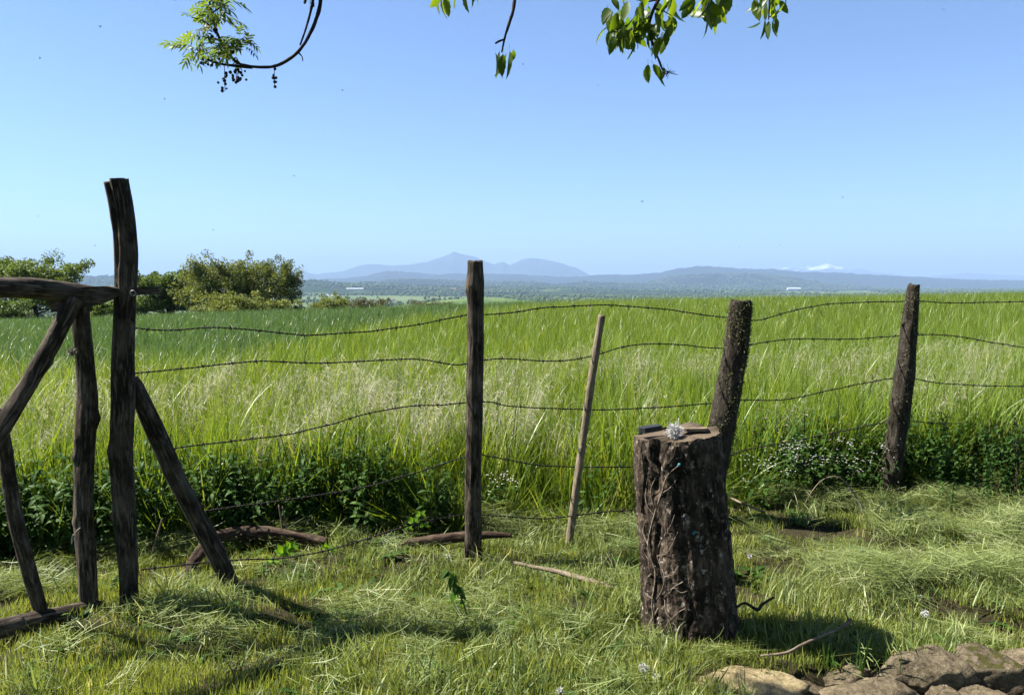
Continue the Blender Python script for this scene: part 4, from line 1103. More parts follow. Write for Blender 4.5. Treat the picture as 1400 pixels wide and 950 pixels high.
# ------------------------------------------------------------------ background trees
def bg_tree(name, px0, px1, pytop, Y, leafmat, label, seed, nleaf=9000, lsize=0.10, dense=1.0, group=None, shape=0.5, upright=0.0, cat='tree'):
    r = np.random.default_rng(seed)
    cx = (px0 + px1) / 2
    top = at_y(cx, pytop, Y); gx = top.x; gz = float(G(gx, Y))
    H = top.z - gz; Wd = (px1 - px0) * px_m(Y) / 2
    base = Vector((gx, Y, gz))
    t = thing(name, base, label, cat, group)
    mb = MB(); rt = 0.02 * H + 0.05
    tip = base + Vector((r.normal(0, .2), r.normal(0, .2), H * 0.55))
    v, f, b = limb([base - Vector((0, 0, .3)), base + Vector((0.1, 0, H * .25)), tip], [rt * 1.2, rt, rt * .6], seed=seed, seg=9, step=0.25, rough=.1); mb.add(v, f, b)
    ends = []
    nb = 24
    for k in range(nb):
        a = 2.4 * k + r.normal(0, .3); u = (k + .5) / nb
        z0 = H * (0.18 + 0.4 * u); zr = H * r.uniform(0.35, 0.97)
        rad = Wd * math.sqrt(max(0.02, 1 - ((zr / H - shape * .9) / (1 - shape * .6)) ** 2)) * r.uniform(.6, 1.0)
        p0 = base + Vector((0.1, 0, z0)); p2 = base + Vector((math.cos(a) * rad, math.sin(a) * rad, zr))
        pm = p0 * .5 + p2 * .5 + Vector((0, 0, -.08 * H + upright * .1 * H))
        v, f, b = limb([p0, pm, p2], [rt * .5, rt * .33, rt * .1], seed=seed + k, seg=6, step=0.3, rough=.1); mb.add(v, f, b)
        ends += [np.array(p2), np.array(pm) * .4 + np.array(p2) * .6]
        for q in range(3):
            e = np.array(p2) * r.uniform(.5, .9) + np.array(pm) * .0 + np.array(p0) * 0
            w = r.uniform(.35, .8); s0 = Vector(np.array(pm) * (1 - w) + np.array(p2) * w)
            e = s0 + Vector((r.normal(0, .22) * Wd, r.normal(0, .22) * Wd, abs(r.normal(0.06 + upright * .1, .08)) * H))
            v, f, b = limb([s0, (s0 + e) / 2 + Vector((0, 0, .05)), e], [rt * .16, rt * .11, rt * .05], seed=seed + q, seg=5, step=.3, rough=0); mb.add(v, f, b)
            ends.append(np.array(e)); ends.append(np.array((s0 + e) / 2))
    link('trunk', mb.mesh('trunk', M['trunk']), t)
    ends = np.array(ends)
    ncl = len(ends)
    which = r.integers(0, ncl, nleaf)
    csz = r.uniform(0.25, 0.6, ncl) * (0.066 * (H + 2 * Wd)) * dense
    off = r.normal(size=(nleaf, 3)); off /= np.maximum(1, np.linalg.norm(off, axis=1) / 1.7)[:, None]
    off = off * csz[which][:, None] * np.array([1, 1, .75 + upright * .6])
    C = ends[which] + off
    C[:, 2] = np.maximum(C[:, 2], gz + 0.2)
    d = r.normal(size=(nleaf, 3)); d /= np.linalg.norm(d, axis=1)[:, None]
    e2 = np.cross(d, r.normal(size=(nleaf, 3))); e2 /= np.linalg.norm(e2, axis=1)[:, None]
    L_ = lsize * r.uniform(.6, 1.3, nleaf)[:, None]
    V = np.stack([C - d * L_, C + e2 * L_ * .55, C + d * L_, C - e2 * L_ * .55], 1).reshape(-1, 3)
    ti = np.clip(0.5 + 0.35 * r.normal(size=ncl), 0, 1)[which] * .6 + r.uniform(size=nleaf) * .4
    link('crown', new_mesh('crown', V, np.arange(4 * nleaf).reshape(-1, 4), leafmat, False, {'tint': ('FLOAT', np.repeat(ti, 4))}), t)
    return t
TG = 'trees and bushes beyond the wheat'
bg_tree('broadleaf_tree', -28, 116, 352, 70, M['tree_green'], 'round green tree behind the gate beyond the wheat', 5, 34000, 0.11, 1.0, TG)
bg_tree('bush', -70, 40, 405, 62, M['tree_green'], 'low green bush at the foot of the round tree', 6, 14000, 0.10, 1.0, TG, cat='bush')
bg_tree('bush', 112, 172, 408, 66, M['tree_green'], 'low bush between the gate and the tall gate post', 7, 9000, 0.10, 1.0, TG, cat='bush')
bg_tree('broadleaf_tree', 182, 272, 369, 64, M['tree_green'], 'dense dark green tree right of the tall gate post', 8, 30000, 0.10, 1.05, TG)
bg_tree('willow_tree', 238, 345, 357, 60, M['tree_olive'], 'olive brown willow with bare twigs showing through', 9, 26000, 0.075, 0.8, TG, .5, .8)
bg_tree('willow_tree', 318, 412, 356, 62, M['tree_olive'], 'olive willow at the end of the tree group nearest the valley', 10, 20000, 0.075, 0.8, TG, .45, .8)
bg_tree('bush', 260, 392, 398, 58, M['tree_olive'], 'low olive scrub under the willows', 11, 20000, 0.08, 1.0, TG, .4, cat='bush')
bg_tree('bush', 385, 418, 417, 62, M['tree_green'], 'small dark bush beside the willows', 12, 2500, 0.07, 1.0, TG, .4, cat='bush')
bg_tree('bush', 424, 482, 407, 85, M['tree_olive'], 'olive bush peeping over the wheat with a twiggy top', 13, 9000, 0.09, 1.0, TG, .45, .5, cat='bush')
bg_tree('bush', 474, 532, 408, 92, M['tree_grey'], 'grey green bush next to the twiggy olive bush', 14, 9000, 0.09, 1.0, TG, cat='bush')
bg_tree('bush', 552, 626, 411, 105, M['tree_grey'], 'pale grey rounded bush left of the middle post', 15, 10000, 0.09, 1.0, TG, cat='bush')

# ------------------------------------------------------------------ logs and sticks on the ground
def lift(p, z): return Vector((p.x, p.y, z))
Yl = on_ground(430, 752).y
P, R = px_limb([(238, 812, 10), (250, 792, 13), (268, 762, 15), (292, 736, 16), (322, 729, 17), (360, 728, 17), (395, 732, 15), (425, 738, 13), (447, 741, 11)], lambda px, py: float(np.interp(px, [238, 280, 330, 447], [3.98, 4.25, 4.5, Yl - .02])))
limb_thing('fallen_log', P, R, M['log'], 'arched reddish brown branch lying behind the prop pole', 'log', base=on_ground(245, 806), seed=70, seg=20, step=0.013, rough=0.16, flute=0.1, knots=[(0.55, 1.4, 0.018, .5), (0.62, 1.6, 0.02, .55), (0.7, 1.5, .018, .5), (0.48, 1.6, .015, .4), (.3, 2.5, .015, .4)])
Yl = on_ground(590, 752).y
P, R = px_limb([(543, 747, 9), (562, 743, 14), (600, 738, 16), (640, 733, 14), (672, 731, 10), (700, 732, 6)], Yl)
limb_thing('fallen_log', P, R, M['log'], 'straight reddish brown log lying behind the middle post', 'log', base=on_ground(590, 752), seed=72, seg=18, step=0.014, rough=0.14, flute=0.1, cracks=[(4.4, .1, .35, .05, .95)])
def ground_stick(name, rows, mat, label, zl=0.035, seed=1, cat='stick'):
    P, R = [], []
    for (px, py, w, dz) in rows:
        p = on_ground(px, py, zl + dz); P.append(p); R.append(w * px_m(p.y) / 2)
    return limb_thing(name, P, R, mat, label, cat, seed=seed, seg=10, step=0.012, rough=0.14, flute=0.06)
ground_stick('stick', [(702, 769, 5, .03), (725, 774, 6, .03), (760, 781, 7, .03), (800, 792, 9, .03), (838, 804, 8, .02)], M['stick'], 'pale bare stick on cut grass between stake and stump', seed=74)
ground_stick('twig', [(1040, 896, 3, 0), (1075, 892, 4, .01), (1098, 880, 4, .025), (1130, 866, 4, .05), (1150, 858, 4.5, .07), (1164, 846, 5, .10)], M['stick'], 'thin curved twig lying in the shadow of the stump', seed=76)
ground_stick('twig', [(1004, 832, 3, .05), (1018, 824, 3.5, .06), (1035, 833, 5, .06), (1042, 826, 4, .07), (1058, 816, 3, .09)], M['twig'], 'small dark forked twig right of the stump', seed=77)
ground_stick('twig', [(998, 680, 3, .06), (1020, 690, 3.5, .06), (1046, 700, 3, .04)], M['stick'], 'short pale twig behind the stump at the grass edge', .05, 78)
for k, (x0, y0, x1, y1, w, lb) in enumerate([(388, 742, 381, 690, 3, 'taller dry straw stalk standing by the arched log'), (394, 742, 386, 692, 2.4, 'thin dry straw stalk standing by the arched log'), (205, 760, 222, 708, 3, 'dry straw stalk leaning between gate post and prop pole')]):
    b0 = on_ground(x0, y0 + 8); P = [b0, at_y((x0 + x1) / 2 + 1, (y0 + y1) / 2, b0.y), at_y(x1, y1, b0.y)]
    limb_thing('straw_stalk', P, [w * px_m(b0.y) / 2, w * px_m(b0.y) / 2, w * px_m(b0.y) / 3], M['stick'], lb, 'stalk', seed=79 + k, seg=6, step=.02, rough=.05)
# arching bleached grass stalk at the meadow edge
b0 = on_ground(1092, 704)
P = [b0] + [at_y(px, py, b0.y - .02) for px, py in ((1110, 672), (1126, 655), (1145, 652), (1160, 664), (1172, 682), (1182, 698))]
t = thing('bent_grass_stalk', b0, 'bleached grass stalk bent over in an arch below the far post', 'grass stalk')
limb_obj('stem', P, [.003, .003, .0035, .004, .0045, .004, .002], M['stick'], t, seg=7, step=.015, rough=.1)
mb = []
rr2 = np.random.default_rng(8)
for k in range(16):
    w = k / 15; q = np.array(P[4]) * (1 - w) + np.array(P[6]) * w
    v, f = leaf_poly(q, np.array([.4 + rr2.normal(0, .4), rr2.normal(0, .3), -1.0]), np.array([0, -1.0, 0]), .05, .0035, .2, .1, 3)
    mb.append((v, f, np.full(len(v), rr2.uniform()), np.zeros(3)))
v, f, tt = join3(mb)
link('seed_head', new_mesh('seed_head', v, f, M['seed'], False, {'tint': ('FLOAT', tt)}), t)

# ------------------------------------------------------------------ rubble stones of the broken wall
def stone_mat(name, c0, c1, c2, moss=0.0):
    c0, c1, c2 = dim(c0), dim(c1), dim(c2)
    m, nt, P, out = mat_new(name)
    oc = N(nt, 'ShaderNodeTexCoord').outputs['Object']
    a = noise_node(nt, oc, 14, 8, 0.7, .3); b = noise_node(nt, oc, 70, 6, 0.7)
    c = ramp(nt, [(.3, c0), (.5, c1), (.72, c2)], a)
    c = mix(nt, .35, c, ramp(nt, [(.35, c0), (.65, c2)], b))
    if moss:
        g = N(nt, 'ShaderNodeNewGeometry'); sx = N(nt, 'ShaderNodeSeparateXYZ'); nt.links.new(g.outputs['Normal'], sx.inputs[0])
        ad = N(nt, 'ShaderNodeMath', operation='MULTIPLY'); nt.links.new(sx.outputs[2], ad.inputs[0]); nt.links.new(noise_node(nt, oc, 22, 5, .6), ad.inputs[1])
        c = mix(nt, ramp(nt, [(moss, (0, 0, 0)), (moss + .08, (1, 1, 1))], ad.outputs[0]), c, (.045, .043, .012))
    nt.links.new(c, P.inputs['Base Color']); P.inputs['Roughness'].default_value = .95; P.inputs['Specular IOR Level'].default_value = .1
    n1 = bump(nt, a, 1.0, .03); nt.links.new(bump(nt, b, .9, .008, n1), P.inputs['Normal'])
    return m
SM = [stone_mat('grey_rubble_stone', (.035, .027, .018), (.17, .135, .085), (.50, .41, .27)), stone_mat('mossy_rubble_stone', (.05, .038, .024), (.17, .135, .09), (.36, .30, .2), .45), stone_mat('sandy_stone', (.15, .11, .06), (.40, .31, .16), (.66, .55, .32), .60)]
def ico_dirs(nu=64, nv=40):
    u = np.linspace(0, 2 * math.pi, nu, endpoint=False); v = np.linspace(-math.pi / 2, math.pi / 2, nv)
    U, W = np.meshgrid(u, v, indexing='ij')
    D = np.stack([np.cos(W) * np.cos(U), np.cos(W) * np.sin(U), np.sin(W)], -1).reshape(-1, 3)
    f = []
    for a in range(nu):
        for b in range(nv - 1):
            f.append((a * nv + b, ((a + 1) % nu) * nv + b, ((a + 1) % nu) * nv + b + 1, a * nv + b + 1))
    return D, np.array(f)
DIRS, DF = ico_dirs()
def stone(px, py, w, h, dep, mi, label, seed, z=0.0, dy=0.0):
    r = np.random.default_rng(seed)
    c = on_ground(px, py, z); c.y += dy
    k = px_m(c.y)
    n = r.normal(size=(15, 3)); n /= np.linalg.norm(n, axis=1)[:, None]
    n = np.concatenate([n, [[0, -.3, .95], [0, -1, .1]]])
    d = r.uniform(.5, .82, 17)
    q = DIRS @ n.T
    rad = np.min(np.where(q > .05, d[None] / np.maximum(q, .05), 9), 1)
    rad = np.minimum(rad, 1.0) * (1 + .05 * fbm(DIRS[:, 0] * 4.5, DIRS[:, 1] * 4.5, DIRS[:, 2] * 4.5 + seed, seed, 5, .6)) * 1.22
    V = DIRS * rad[:, None] * np.array([w * k / 2, dep / 2, h * k / 2])
    o = link('stone', new_mesh('stone', V, DF, SM[mi]))
    o.location = c; o.rotation_euler = (0, 0, r.uniform(-.2, .2))
    return tag(o, label, 'stone', 'rubble stones of the broken wall')
stone(1000, 942, 215, 46, .30, 2, 'large flat sandy yellow stone level with the lawn below the stump', 1, -0.035)
def wall_stone(px, py, w, h, Y, mi, label, seed):
    py = py + 11
    c = at_y(px, py, Y)
    return stone(px, py, w * .86, h * .86, .24, mi, label, seed, c.z)
wall_stone(1262, 912, 150, 100, 3.10, 0, 'block of purplish grey rubble stone beside the moss topped stone', 2)
wall_stone(1348, 915, 160, 104, 3.12, 1, 'rubble stone with a cushion of yellow moss on top', 3)
wall_stone(1420, 908, 110, 90, 3.14, 0, 'pale rubble stone right against the moss topped stone', 4)
for k, (px, py, w, h, Y, lb) in enumerate([
        (1060, 950, 84, 66, 3.0, 'small dark rubble stone touching the sandy yellow stone'),
        (1152, 925, 120, 72, 3.10, 'dark hollowed rubble stone behind the wedge shaped one'),
        (1192, 948, 170, 84, 2.99, 'wedge shaped rubble stone with a lit sloping edge'),
        (1345, 962, 130, 86, 2.95, 'rounded rubble stone under the moss topped stone'),
        (1258, 985, 130, 76, 2.93, 'rubble stone under the purplish grey block'),
        (1118, 985, 120, 66, 2.93, 'low rubble stone under the dark hollowed one'),
        (1300, 955, 70, 66, 2.99, 'narrow rubble stone wedged between two larger ones'),
        (1104, 934, 66, 44, 3.08, 'small rubble stone sunk in the grass by the sandy one'),
        (1425, 970, 130, 96, 2.98, 'rubble stone under the pale stone of the broken wall'),
        (1030, 985, 120, 60, 2.92, 'low rubble stone under the sandy yellow stone')]):
    wall_stone(px, py, w, h, Y, 0, lb, 20 + k)

# ------------------------------------------------------------------ single plants near the fence
def leafy(name, c, specs, mat, label, cat='plant'):
    t = thing(name, c, label, cat)
    for (off, d, nrm, L, W, stem0) in specs:
        b0 = Vector(c) + Vector(off)
        v, f = leaf_poly(np.array(b0), np.array(d, float), np.array(nrm, float), L, W, .2, .25, 7)
        link('leaf', new_mesh('leaf', v, f, mat, True, {'tint': ('FLOAT', np.full(len(v), random.random()))}), t)
        if stem0 is not None:
            s0 = Vector(c) + Vector(stem0)
            limb_obj('stem', [s0, (s0 + b0) / 2 + Vector((0, 0, .01)), b0], [.0028, .0024, .002], M['stemg'], t, seg=6, step=.01, rough=0)
    return t
M['stemg'] = plain_mat('green_stem', (.13, .17, .05), .6, 0, 60, .3)
def lobed(c, R, nl, tilt, r):
    """palmate leaf: lobes spread from the stalk"""
    sp = []
    for k in range(nl):
        a = -1.9 + 3.8 * k / (nl - 1)
        sp.append(((0, 0, 0), (math.sin(a), -.35 * math.cos(a), .75 * math.cos(a)), (0, -1, .5), R * (1 - .12 * abs(a)), R * .26, None))
    return sp
c = on_ground(386, 775)
sp = []
r = random.Random(5)
for (px, py, R_) in ((388, 755, .062), (398, 748, .05), (372, 768, .05)):
    q = at_y(px, py, c.y) - c
    for e in lobed(None, R_, 6, 0, r): sp.append((tuple(q), e[1], e[2], e[3], e[4], (0, 0, 0) if e is not None and len(sp) % 6 == 0 else None))
leafy('leafy_plant', c, sp, M['bright'], 'bright green lobed leaves in sunlight by the prop pole')
c = on_ground(442, 768)
sp = []
for (px, py, R_) in ((446, 748, .035), (455, 752, .03)):
    q = at_y(px, py, c.y) - c
    for e in lobed(None, R_, 5, 0, r): sp.append((tuple(q), e[1], e[2], e[3], e[4], (0, 0, 0) if len(sp) % 5 == 0 else None))
leafy('leafy_plant', c, sp, M['bright'], 'small bright seedling with two lobed leaves by the arched log')
c = on_ground(571, 735)
sp = []
for (px, py, R_) in ((565, 712, .05), (575, 703, .045), (558, 722, .04), (580, 718, .04)):
    q = at_y(px, py, c.y) - c
    for e in lobed(None, R_, 4, 0, r): sp.append((tuple(q), e[1], e[2], e[3], e[4], (0, 0, 0) if len(sp) % 4 == 0 else None))
leafy('leafy_plant', c, sp, M['bright'], 'pale green leafy shoot above the straight log')
# wilting leafy stem in the lawn
c = on_ground(640, 855)
tip = at_y(612, 780, c.y)
t = thing('wilting_plant', c, 'drooping dark green leafy stem standing alone in the lawn', 'plant')
st = [c, at_y(636, 832, c.y), at_y(627, 808, c.y), at_y(618, 788, c.y), tip]
limb_obj('stem', st, [.004, .0038, .0034, .003, .002], M['stemg'], t, seg=8, step=.01, rough=.05)
rr3 = np.random.default_rng(12)
for k in range(15):
    w = .35 + .65 * k / 14; i0 = min(int(w * 4), 3); q = np.array(st[i0].lerp(st[i0 + 1], w * 4 - i0))
    a = rr3.uniform(0, 6.28)
    v, f = leaf_poly(q, np.array([math.cos(a), .6 * math.sin(a), -.55 + .3 * rr3.normal()]), np.array([0, -.6, .8]), rr3.uniform(.035, .065), rr3.uniform(.009, .015), .25, .6, 6)
    link('leaf', new_mesh('leaf', v, f, M['weed'] if k % 4 else M['bright'], True, {'tint': ('FLOAT', np.full(len(v), rr3.uniform()))}), t)
# upright iris-like blades by the stones
def blade_tuft(px, py, n, h, w, label, seed, sp=.03):
    c = on_ground(px, py); r = np.random.default_rng(seed)
    v, f, tt = blades(r, n, sp, h, w, .12, .35, 6)
    o = link('grass_tuft', new_mesh('grass_tuft', v, f, M['weed'], True, {'tint': ('FLOAT', tt * .5 + .4)})); o.location = (c.x, c.y, float(G(c.x, c.y)))
    return tag(o, label, 'grass tuft', 'upright grass tufts by the stones')
blade_tuft(1180, 908, 9, (.08, .19), (.006, .010), 'tallest upright grass tuft just behind the rubble stones', 2)
blade_tuft(1135, 905, 7, (.06, .13), (.004, .008), 'upright grass tuft at the end of the curved twig', 3)
blade_tuft(1222, 908, 7, (.06, .15), (.004, .007), 'upright grass tuft beside the purplish grey stone', 4, .04)
blade_tuft(1070, 912, 6, (.05, .11), (.005, .009), 'short grass tuft above the sandy yellow stone', 5)
blade_tuft(1262, 890, 5, (.06, .13), (.003, .006), 'thin grass tuft behind the purplish grey stone', 6)
# dandelion clocks and white blooms in the lawn
def clock(px, py, rad, label, seed):
    c = on_ground(px, py, .03)
    o = thing('dandelion_clock', (c.x, c.y, float(G(c.x, c.y))), label, 'dandelion', 'white dandelion clocks in the lawn')
    limb_obj('stem', [Vector((c.x, c.y, 0)), Vector((c.x, c.y, .02)), c], [.0018] * 3, M['stemg'], o, seg=5, step=.01, rough=0)
    fluff('seed_head', c, rad, 170, M['fluff'], o, seed, .0011)
clock(880, 913, .020, 'largest white dandelion clock in front of the stump', 1)
clock(897, 924, .012, 'small white dandelion clock beside the largest one', 2)
clock(1265, 838, .017, 'white dandelion clock in the lawn right of the stump', 3)
clock(1257, 815, .009, 'tiny white dandelion clock behind another one', 4)
clock(1025, 760, .014, 'white dandelion clock in cut grass just right of the stump', 5)
clock(765, 945, .015, 'white dandelion clock alone at the sunny lawn edge', 6)
clock(613, 760, .012, 'white dandelion clock at the foot of the middle post', 7)
# white flowering herbs at the meadow edge, and one by the middle post
def white_herb(px, py, H, label, seed):
    r = np.random.default_rng(seed); b0 = on_ground(px, py)
    t = thing('white_flower_herb', b0, label, 'flowering plant', 'white flowering herbs in the grass edge')
    mb = MB(); V, Fq, T, n = [], [], [], 0; LV, LF, LT, m_ = [], [], [], 0
    for s_ in range(5):
        e = b0 + Vector((r.normal(0, .09), r.normal(0, .06), H * r.uniform(.6, 1)))
        v, f, b = limb([b0, b0.lerp(e, .5) + Vector((0, 0, .02)), e], [.002, .0017, .001], seg=5, step=.03, rough=0); mb.add(v, f, b)
        for q in range(9):
            c = np.array(e) + r.normal(0, .035, 3) * np.array([1, 1, .7])
            for a in np.linspace(0, 6.28, 4, endpoint=False):
                v, f = leaf_poly(c, np.array([math.cos(a), math.sin(a), .4]), np.array([0, 0, 1.0]), .0065, .003, .1, .2, 2)
                V.append(v); Fq.append(f + n); T.append(np.full(len(v), .5)); n += len(v)
        for q in range(8):
            c = np.array(b0.lerp(e, r.uniform(.15, .9))); a = r.uniform(0, 6.28)
            v, f = leaf_poly(c, np.array([math.cos(a), math.sin(a), .1]), np.array([0, 0, 1.0]), r.uniform(.04, .07), .014, .2, .4, 4)
            LV.append(v); LF.append(f + m_); LT.append(np.full(len(v), r.uniform())); m_ += len(v)
    link('stem', mb.mesh('stem', M['stemg']), t)
    o = link('leaves', new_mesh('leaves', np.concatenate(LV), np.concatenate(LF), M['weed'], True, {'tint': ('FLOAT', np.concatenate(LT))}), t); o['kind'] = 'stuff'
    o = link('flowers', new_mesh('flowers', np.concatenate(V), np.concatenate(Fq), M['fluff'], False), t); o['kind'] = 'stuff'
for k, (px, py, H, lb) in enumerate([(1062, 700, .42, 'white flowered herb in the meadow edge just right of the mossy post'), (1085, 696, .5, 'tall white flowered herb standing left of the arching bleached stalk'), (1102, 694, .42, 'white flowered herb rooted beside the arching bleached stalk'), (1128, 694, .5, 'tall white flowered herb behind the top of the arching bleached stalk'), (1160, 693, .36, 'low white flowered herb under the drooping end of the bleached stalk'), (1044, 704, .34, 'low white flowered herb close behind the stump'), (1180, 692, .44, 'white flowered herb left of the dark rough post')]):
    white_herb(px, py - 4, H, lb, 30 + k)
white_herb(682, 712, .30, 'white flowered herb in the meadow edge just right of the middle post', 60)


# ------------------------------------------------------------------ overhanging trees: trunks stand outside the frame, twigs hang into it
def crown_leaves(parent, centres, n, sig, size, mat, seed):
    r = np.random.default_rng(seed); ce = np.array(centres)
    w = r.integers(0, len(ce), n); C = ce[w] + r.normal(0, sig, (n, 3))
    d = r.normal(size=(n, 3)) + np.array([0, 0, -.8]); d /= np.linalg.norm(d, axis=1)[:, None]
    e2 = np.cross(d, r.normal(size=(n, 3))); e2 /= np.linalg.norm(e2, axis=1)[:, None]
    L_ = size * r.uniform(.7, 1.2, n)[:, None] / 2
    V = np.stack([C - d * L_, C + e2 * L_ * .5, C + d * L_, C - e2 * L_ * .5], 1).reshape(-1, 3)
    o = link('crown', new_mesh('crown', V, np.arange(4 * n).reshape(-1, 4), mat, False, {'tint': ('FLOAT', np.repeat(r.uniform(size=n), 4))}), parent)
    o['kind'] = 'stuff'
def cherry_leaf_mesh(seed):
    r = np.random.default_rng(seed)
    k = 9; V, f = [], []
    curl = r.uniform(-.05, .35); fold = r.uniform(.15, .5); tw = r.uniform(-.5, .5)
    for i in range(k + 1):
        t = i / k
        w = .20 * (math.sin(math.pi * t ** .85) ** .8 if 0 < t < 1 else 0.0) * (1 + (.09 if i % 2 else -.05))
        c = np.array([.0 + .05 * math.sin(3 * t), curl * t * t, -t])
        a = tw * t
        s_ = np.array([math.cos(a), math.sin(a), 0])
        nn = np.array([-math.sin(a), math.cos(a), 0])
        V += [c - s_ * w - nn * fold * w, c, c + s_ * w - nn * fold * w]
    for i in range(k):
        a = i * 3; f += [(a, a + 1, a + 4, a + 3), (a + 1, a + 2, a + 5, a + 4)]
    # stalk above the blade
    b = len(V); V += [(-.008, 0, 0), (.008, 0, 0), (.008, .02, .25), (-.008, .02, .25)]; f.append((b, b + 1, b + 2, b + 3))
    return new_mesh('leaf', np.array(V), f, M['cherry'], True, {'tint': ('FLOAT', np.full(len(V), r.uniform()))})
CL = [cherry_leaf_mesh(k) for k in range(9)]
YC = 3.0
ct0 = Vector((5.2, 1.3, 0))
cherry = thing('cherry_tree', ct0, 'cherry tree whose leafy twigs hang into the sky above the fence', 'tree')
limb_obj('trunk', [ct0 - Vector((0, 0, .2)), ct0 + Vector((-.05, .05, 1.2)), ct0 + Vector((-.2, .15, 2.6)), ct0 + Vector((-.3, .1, 4.2)), ct0 + Vector((-.2, 0, 5.8))], [.2, .16, .14, .09, .03], M['trunk'], cherry, seed=80, seg=20, step=.05)
lb = [ct0 + Vector((-.2, .15, 2.6)), Vector((4.1, 2.1, 3.35)), Vector((2.8, 2.8, 3.55)), Vector((1.5, YC, 3.42)), Vector((.6, YC, 3.22)), Vector((.0, YC, 3.02)), Vector((-.35, YC, 2.86))]
limb_obj('bough', lb, [.08, .06, .045, .03, .02, .012, .006], M['twig'], cherry, seed=81, seg=12, step=.03)
lb2 = [ct0 + Vector((-.25, .12, 3.2)), Vector((4.6, .2, 4.3)), Vector((3.6, -1.2, 4.9))]
limb_obj('bough', lb2, [.07, .05, .02], M['twig'], cherry, seed=82, seg=10, step=.05)
lb3 = [ct0 + Vector((-.28, .1, 3.8)), Vector((5.6, .9, 4.8)), Vector((6.2, .6, 5.6))]
limb_obj('bough', lb3, [.06, .045, .02], M['twig'], cherry, seed=83, seg=10, step=.05)
def shade_canopy(x0, x1, y0, y1, z0, z1, n, seed):  # leaf centres of the unseen crowns that block sky fill
    r = np.random.default_rng(seed)
    return [(r.uniform(x0, x1), y, r.uniform(z0 + max(0, (y + 2.5)) * .35, z1)) for y in r.uniform(y0, y1, n)]
crown_leaves(cherry, shade_canopy(.4, 8, -6, .2, 2.2, 6.5, 70, 3), 24000, .36, .13, M['cherry'], 5)  # crown enlarged behind the camera, out of view, to cut sky light
def twig(parent, rows, r0, seed, Y, attach=None):
    P = [at_y(px, py, Y) for px, py in rows]
    if attach is not None: P = [Vector(attach)] + P
    return limb_obj('twig', P, list(np.linspace(r0, r0 * .4, len(P))), M['twig'], parent, seed=seed, seg=8, step=.012, rough=.2), P
LR = random.Random(21)
def leaf_at(tw, px, py, Lpx, spread=.35, Y=YC, mesh=None, up=0.0):
    """py is the leaf's stalk end, it hangs below"""
    Yv = Y + LR.uniform(-.09, .09)
    o = bpy.data.objects.new('leaf', mesh or LR.choice(CL)); COL.objects.link(o)
    o.parent = tw
    o.location = at_y(px, py, Yv)
    o.rotation_euler = (LR.gauss(0, spread), LR.gauss(0, spread) + up, LR.uniform(0, 6.28))
    k = Lpx * px_m(Yv); o.scale = (k * LR.uniform(.85, 1.15), k, k)
    return o
def near(P, z):   # a point on the bough above the twig
    q = min((lb[i].lerp(lb[i + 1], w / 10) for i in range(len(lb) - 1) for w in range(11)), key=lambda b: (b - P).length)
    return q
tw, P = twig(cherry, [(708, -60), (703, 5), (697, 30), (690, 52), (686, 72)], .008, 1, YC, near(at_y(708, -60, YC), 0))
for a in ((677, 72, 34), (683, 70, 36), (692, 72, 36), (697, 70, 38), (702, 68, 18), (688, 74, 30)): leaf_at(tw, *a, .18)
limb_obj('bud_spur', [at_y(690, 54, YC), at_y(682, 57, YC), at_y(677, 60, YC)], [.003, .004, .003], M['twig'], tw, seg=6, step=.01)
tw, P = twig(cherry, [(640, -70), (630, -30), (618, -12), (600, -6)], .006, 2, YC, near(at_y(640, -70, YC), 0))
for a in ((597, -4, 24), (604, -2, 27), (608, -6, 28), (600, -12, 30), (625, -8, 20), (637, -6, 25), (643, -10, 24), (655, -14, 26), (660, -10, 22), (650, -20, 24)): leaf_at(tw, *a, .3)
tw, P = twig(cherry, [(925, -60), (905, -10), (890, 22), (888, 45), (896, 70), (906, 96)], .008, 3, YC, near(at_y(925, -60, YC), 0))
for k in range(74):
    w = LR.random(); px = LR.gauss(872, 24) if k % 3 else LR.uniform(825, 925); py = LR.uniform(-15, 48) if k % 2 else LR.gauss(38, 9)
    px = min(max(px, 830), 922); leaf_at(tw, px, py, LR.uniform(20, 31), .42)
for k in range(34): leaf_at(tw, LR.uniform(832, 912), LR.uniform(10, 54) if k % 2 else LR.uniform(38, 55), LR.uniform(18, 27), .25)
for a in ((886, 88, 26), (893, 88, 24), (902, 94, 24), (907, 92, 18)): leaf_at(tw, *a, .25)
for (rows, sd) in (([(890, 24), (870, 30), (850, 38), (838, 44)], 31), ([(889, 40), (878, 48), (868, 52)], 32), ([(900, 0), (880, 2), (850, -6)], 33), ([(895, 12), (908, 16), (918, 22)], 34)):
    Pq = [at_y(px, py, YC) for px, py in rows]
    limb_obj('twiglet', Pq, list(np.linspace(.0035, .0015, len(Pq))), M['twig'], tw, seed=sd, seg=6, step=.02, rough=.2)
fluff('fruit_stalks', at_y(913, 100, YC), .03, 26, M['twig'], tw, 3, .0011)
fluff('fruit_stalks', at_y(868, 34, YC), .04, 30, M['twig'], tw, 4, .0011)
tw, P = twig(cherry, [(985, -60), (972, -22), (968, 0), (962, 14)], .006, 4, YC, near(at_y(985, -60, YC), 0))
for k in range(30): leaf_at(tw, LR.gauss(969, 15), LR.uniform(-22, 20), LR.uniform(24, 33), .35)
tw, P = twig(cherry, [(1062, -60), (1053, -15), (1052, 10), (1051, 27)], .006, 5, YC, near(at_y(1062, -60, YC), 0))
for k in range(22): leaf_at(tw, LR.gauss(1050, 13), LR.uniform(-20, 6), LR.uniform(22, 30), .4)
for a in ((1045, 28, 24), (1051, 29, 26), (1057, 28, 24), (1062, 26, 20), (1040, 30, 20)): leaf_at(tw, *a, .3)
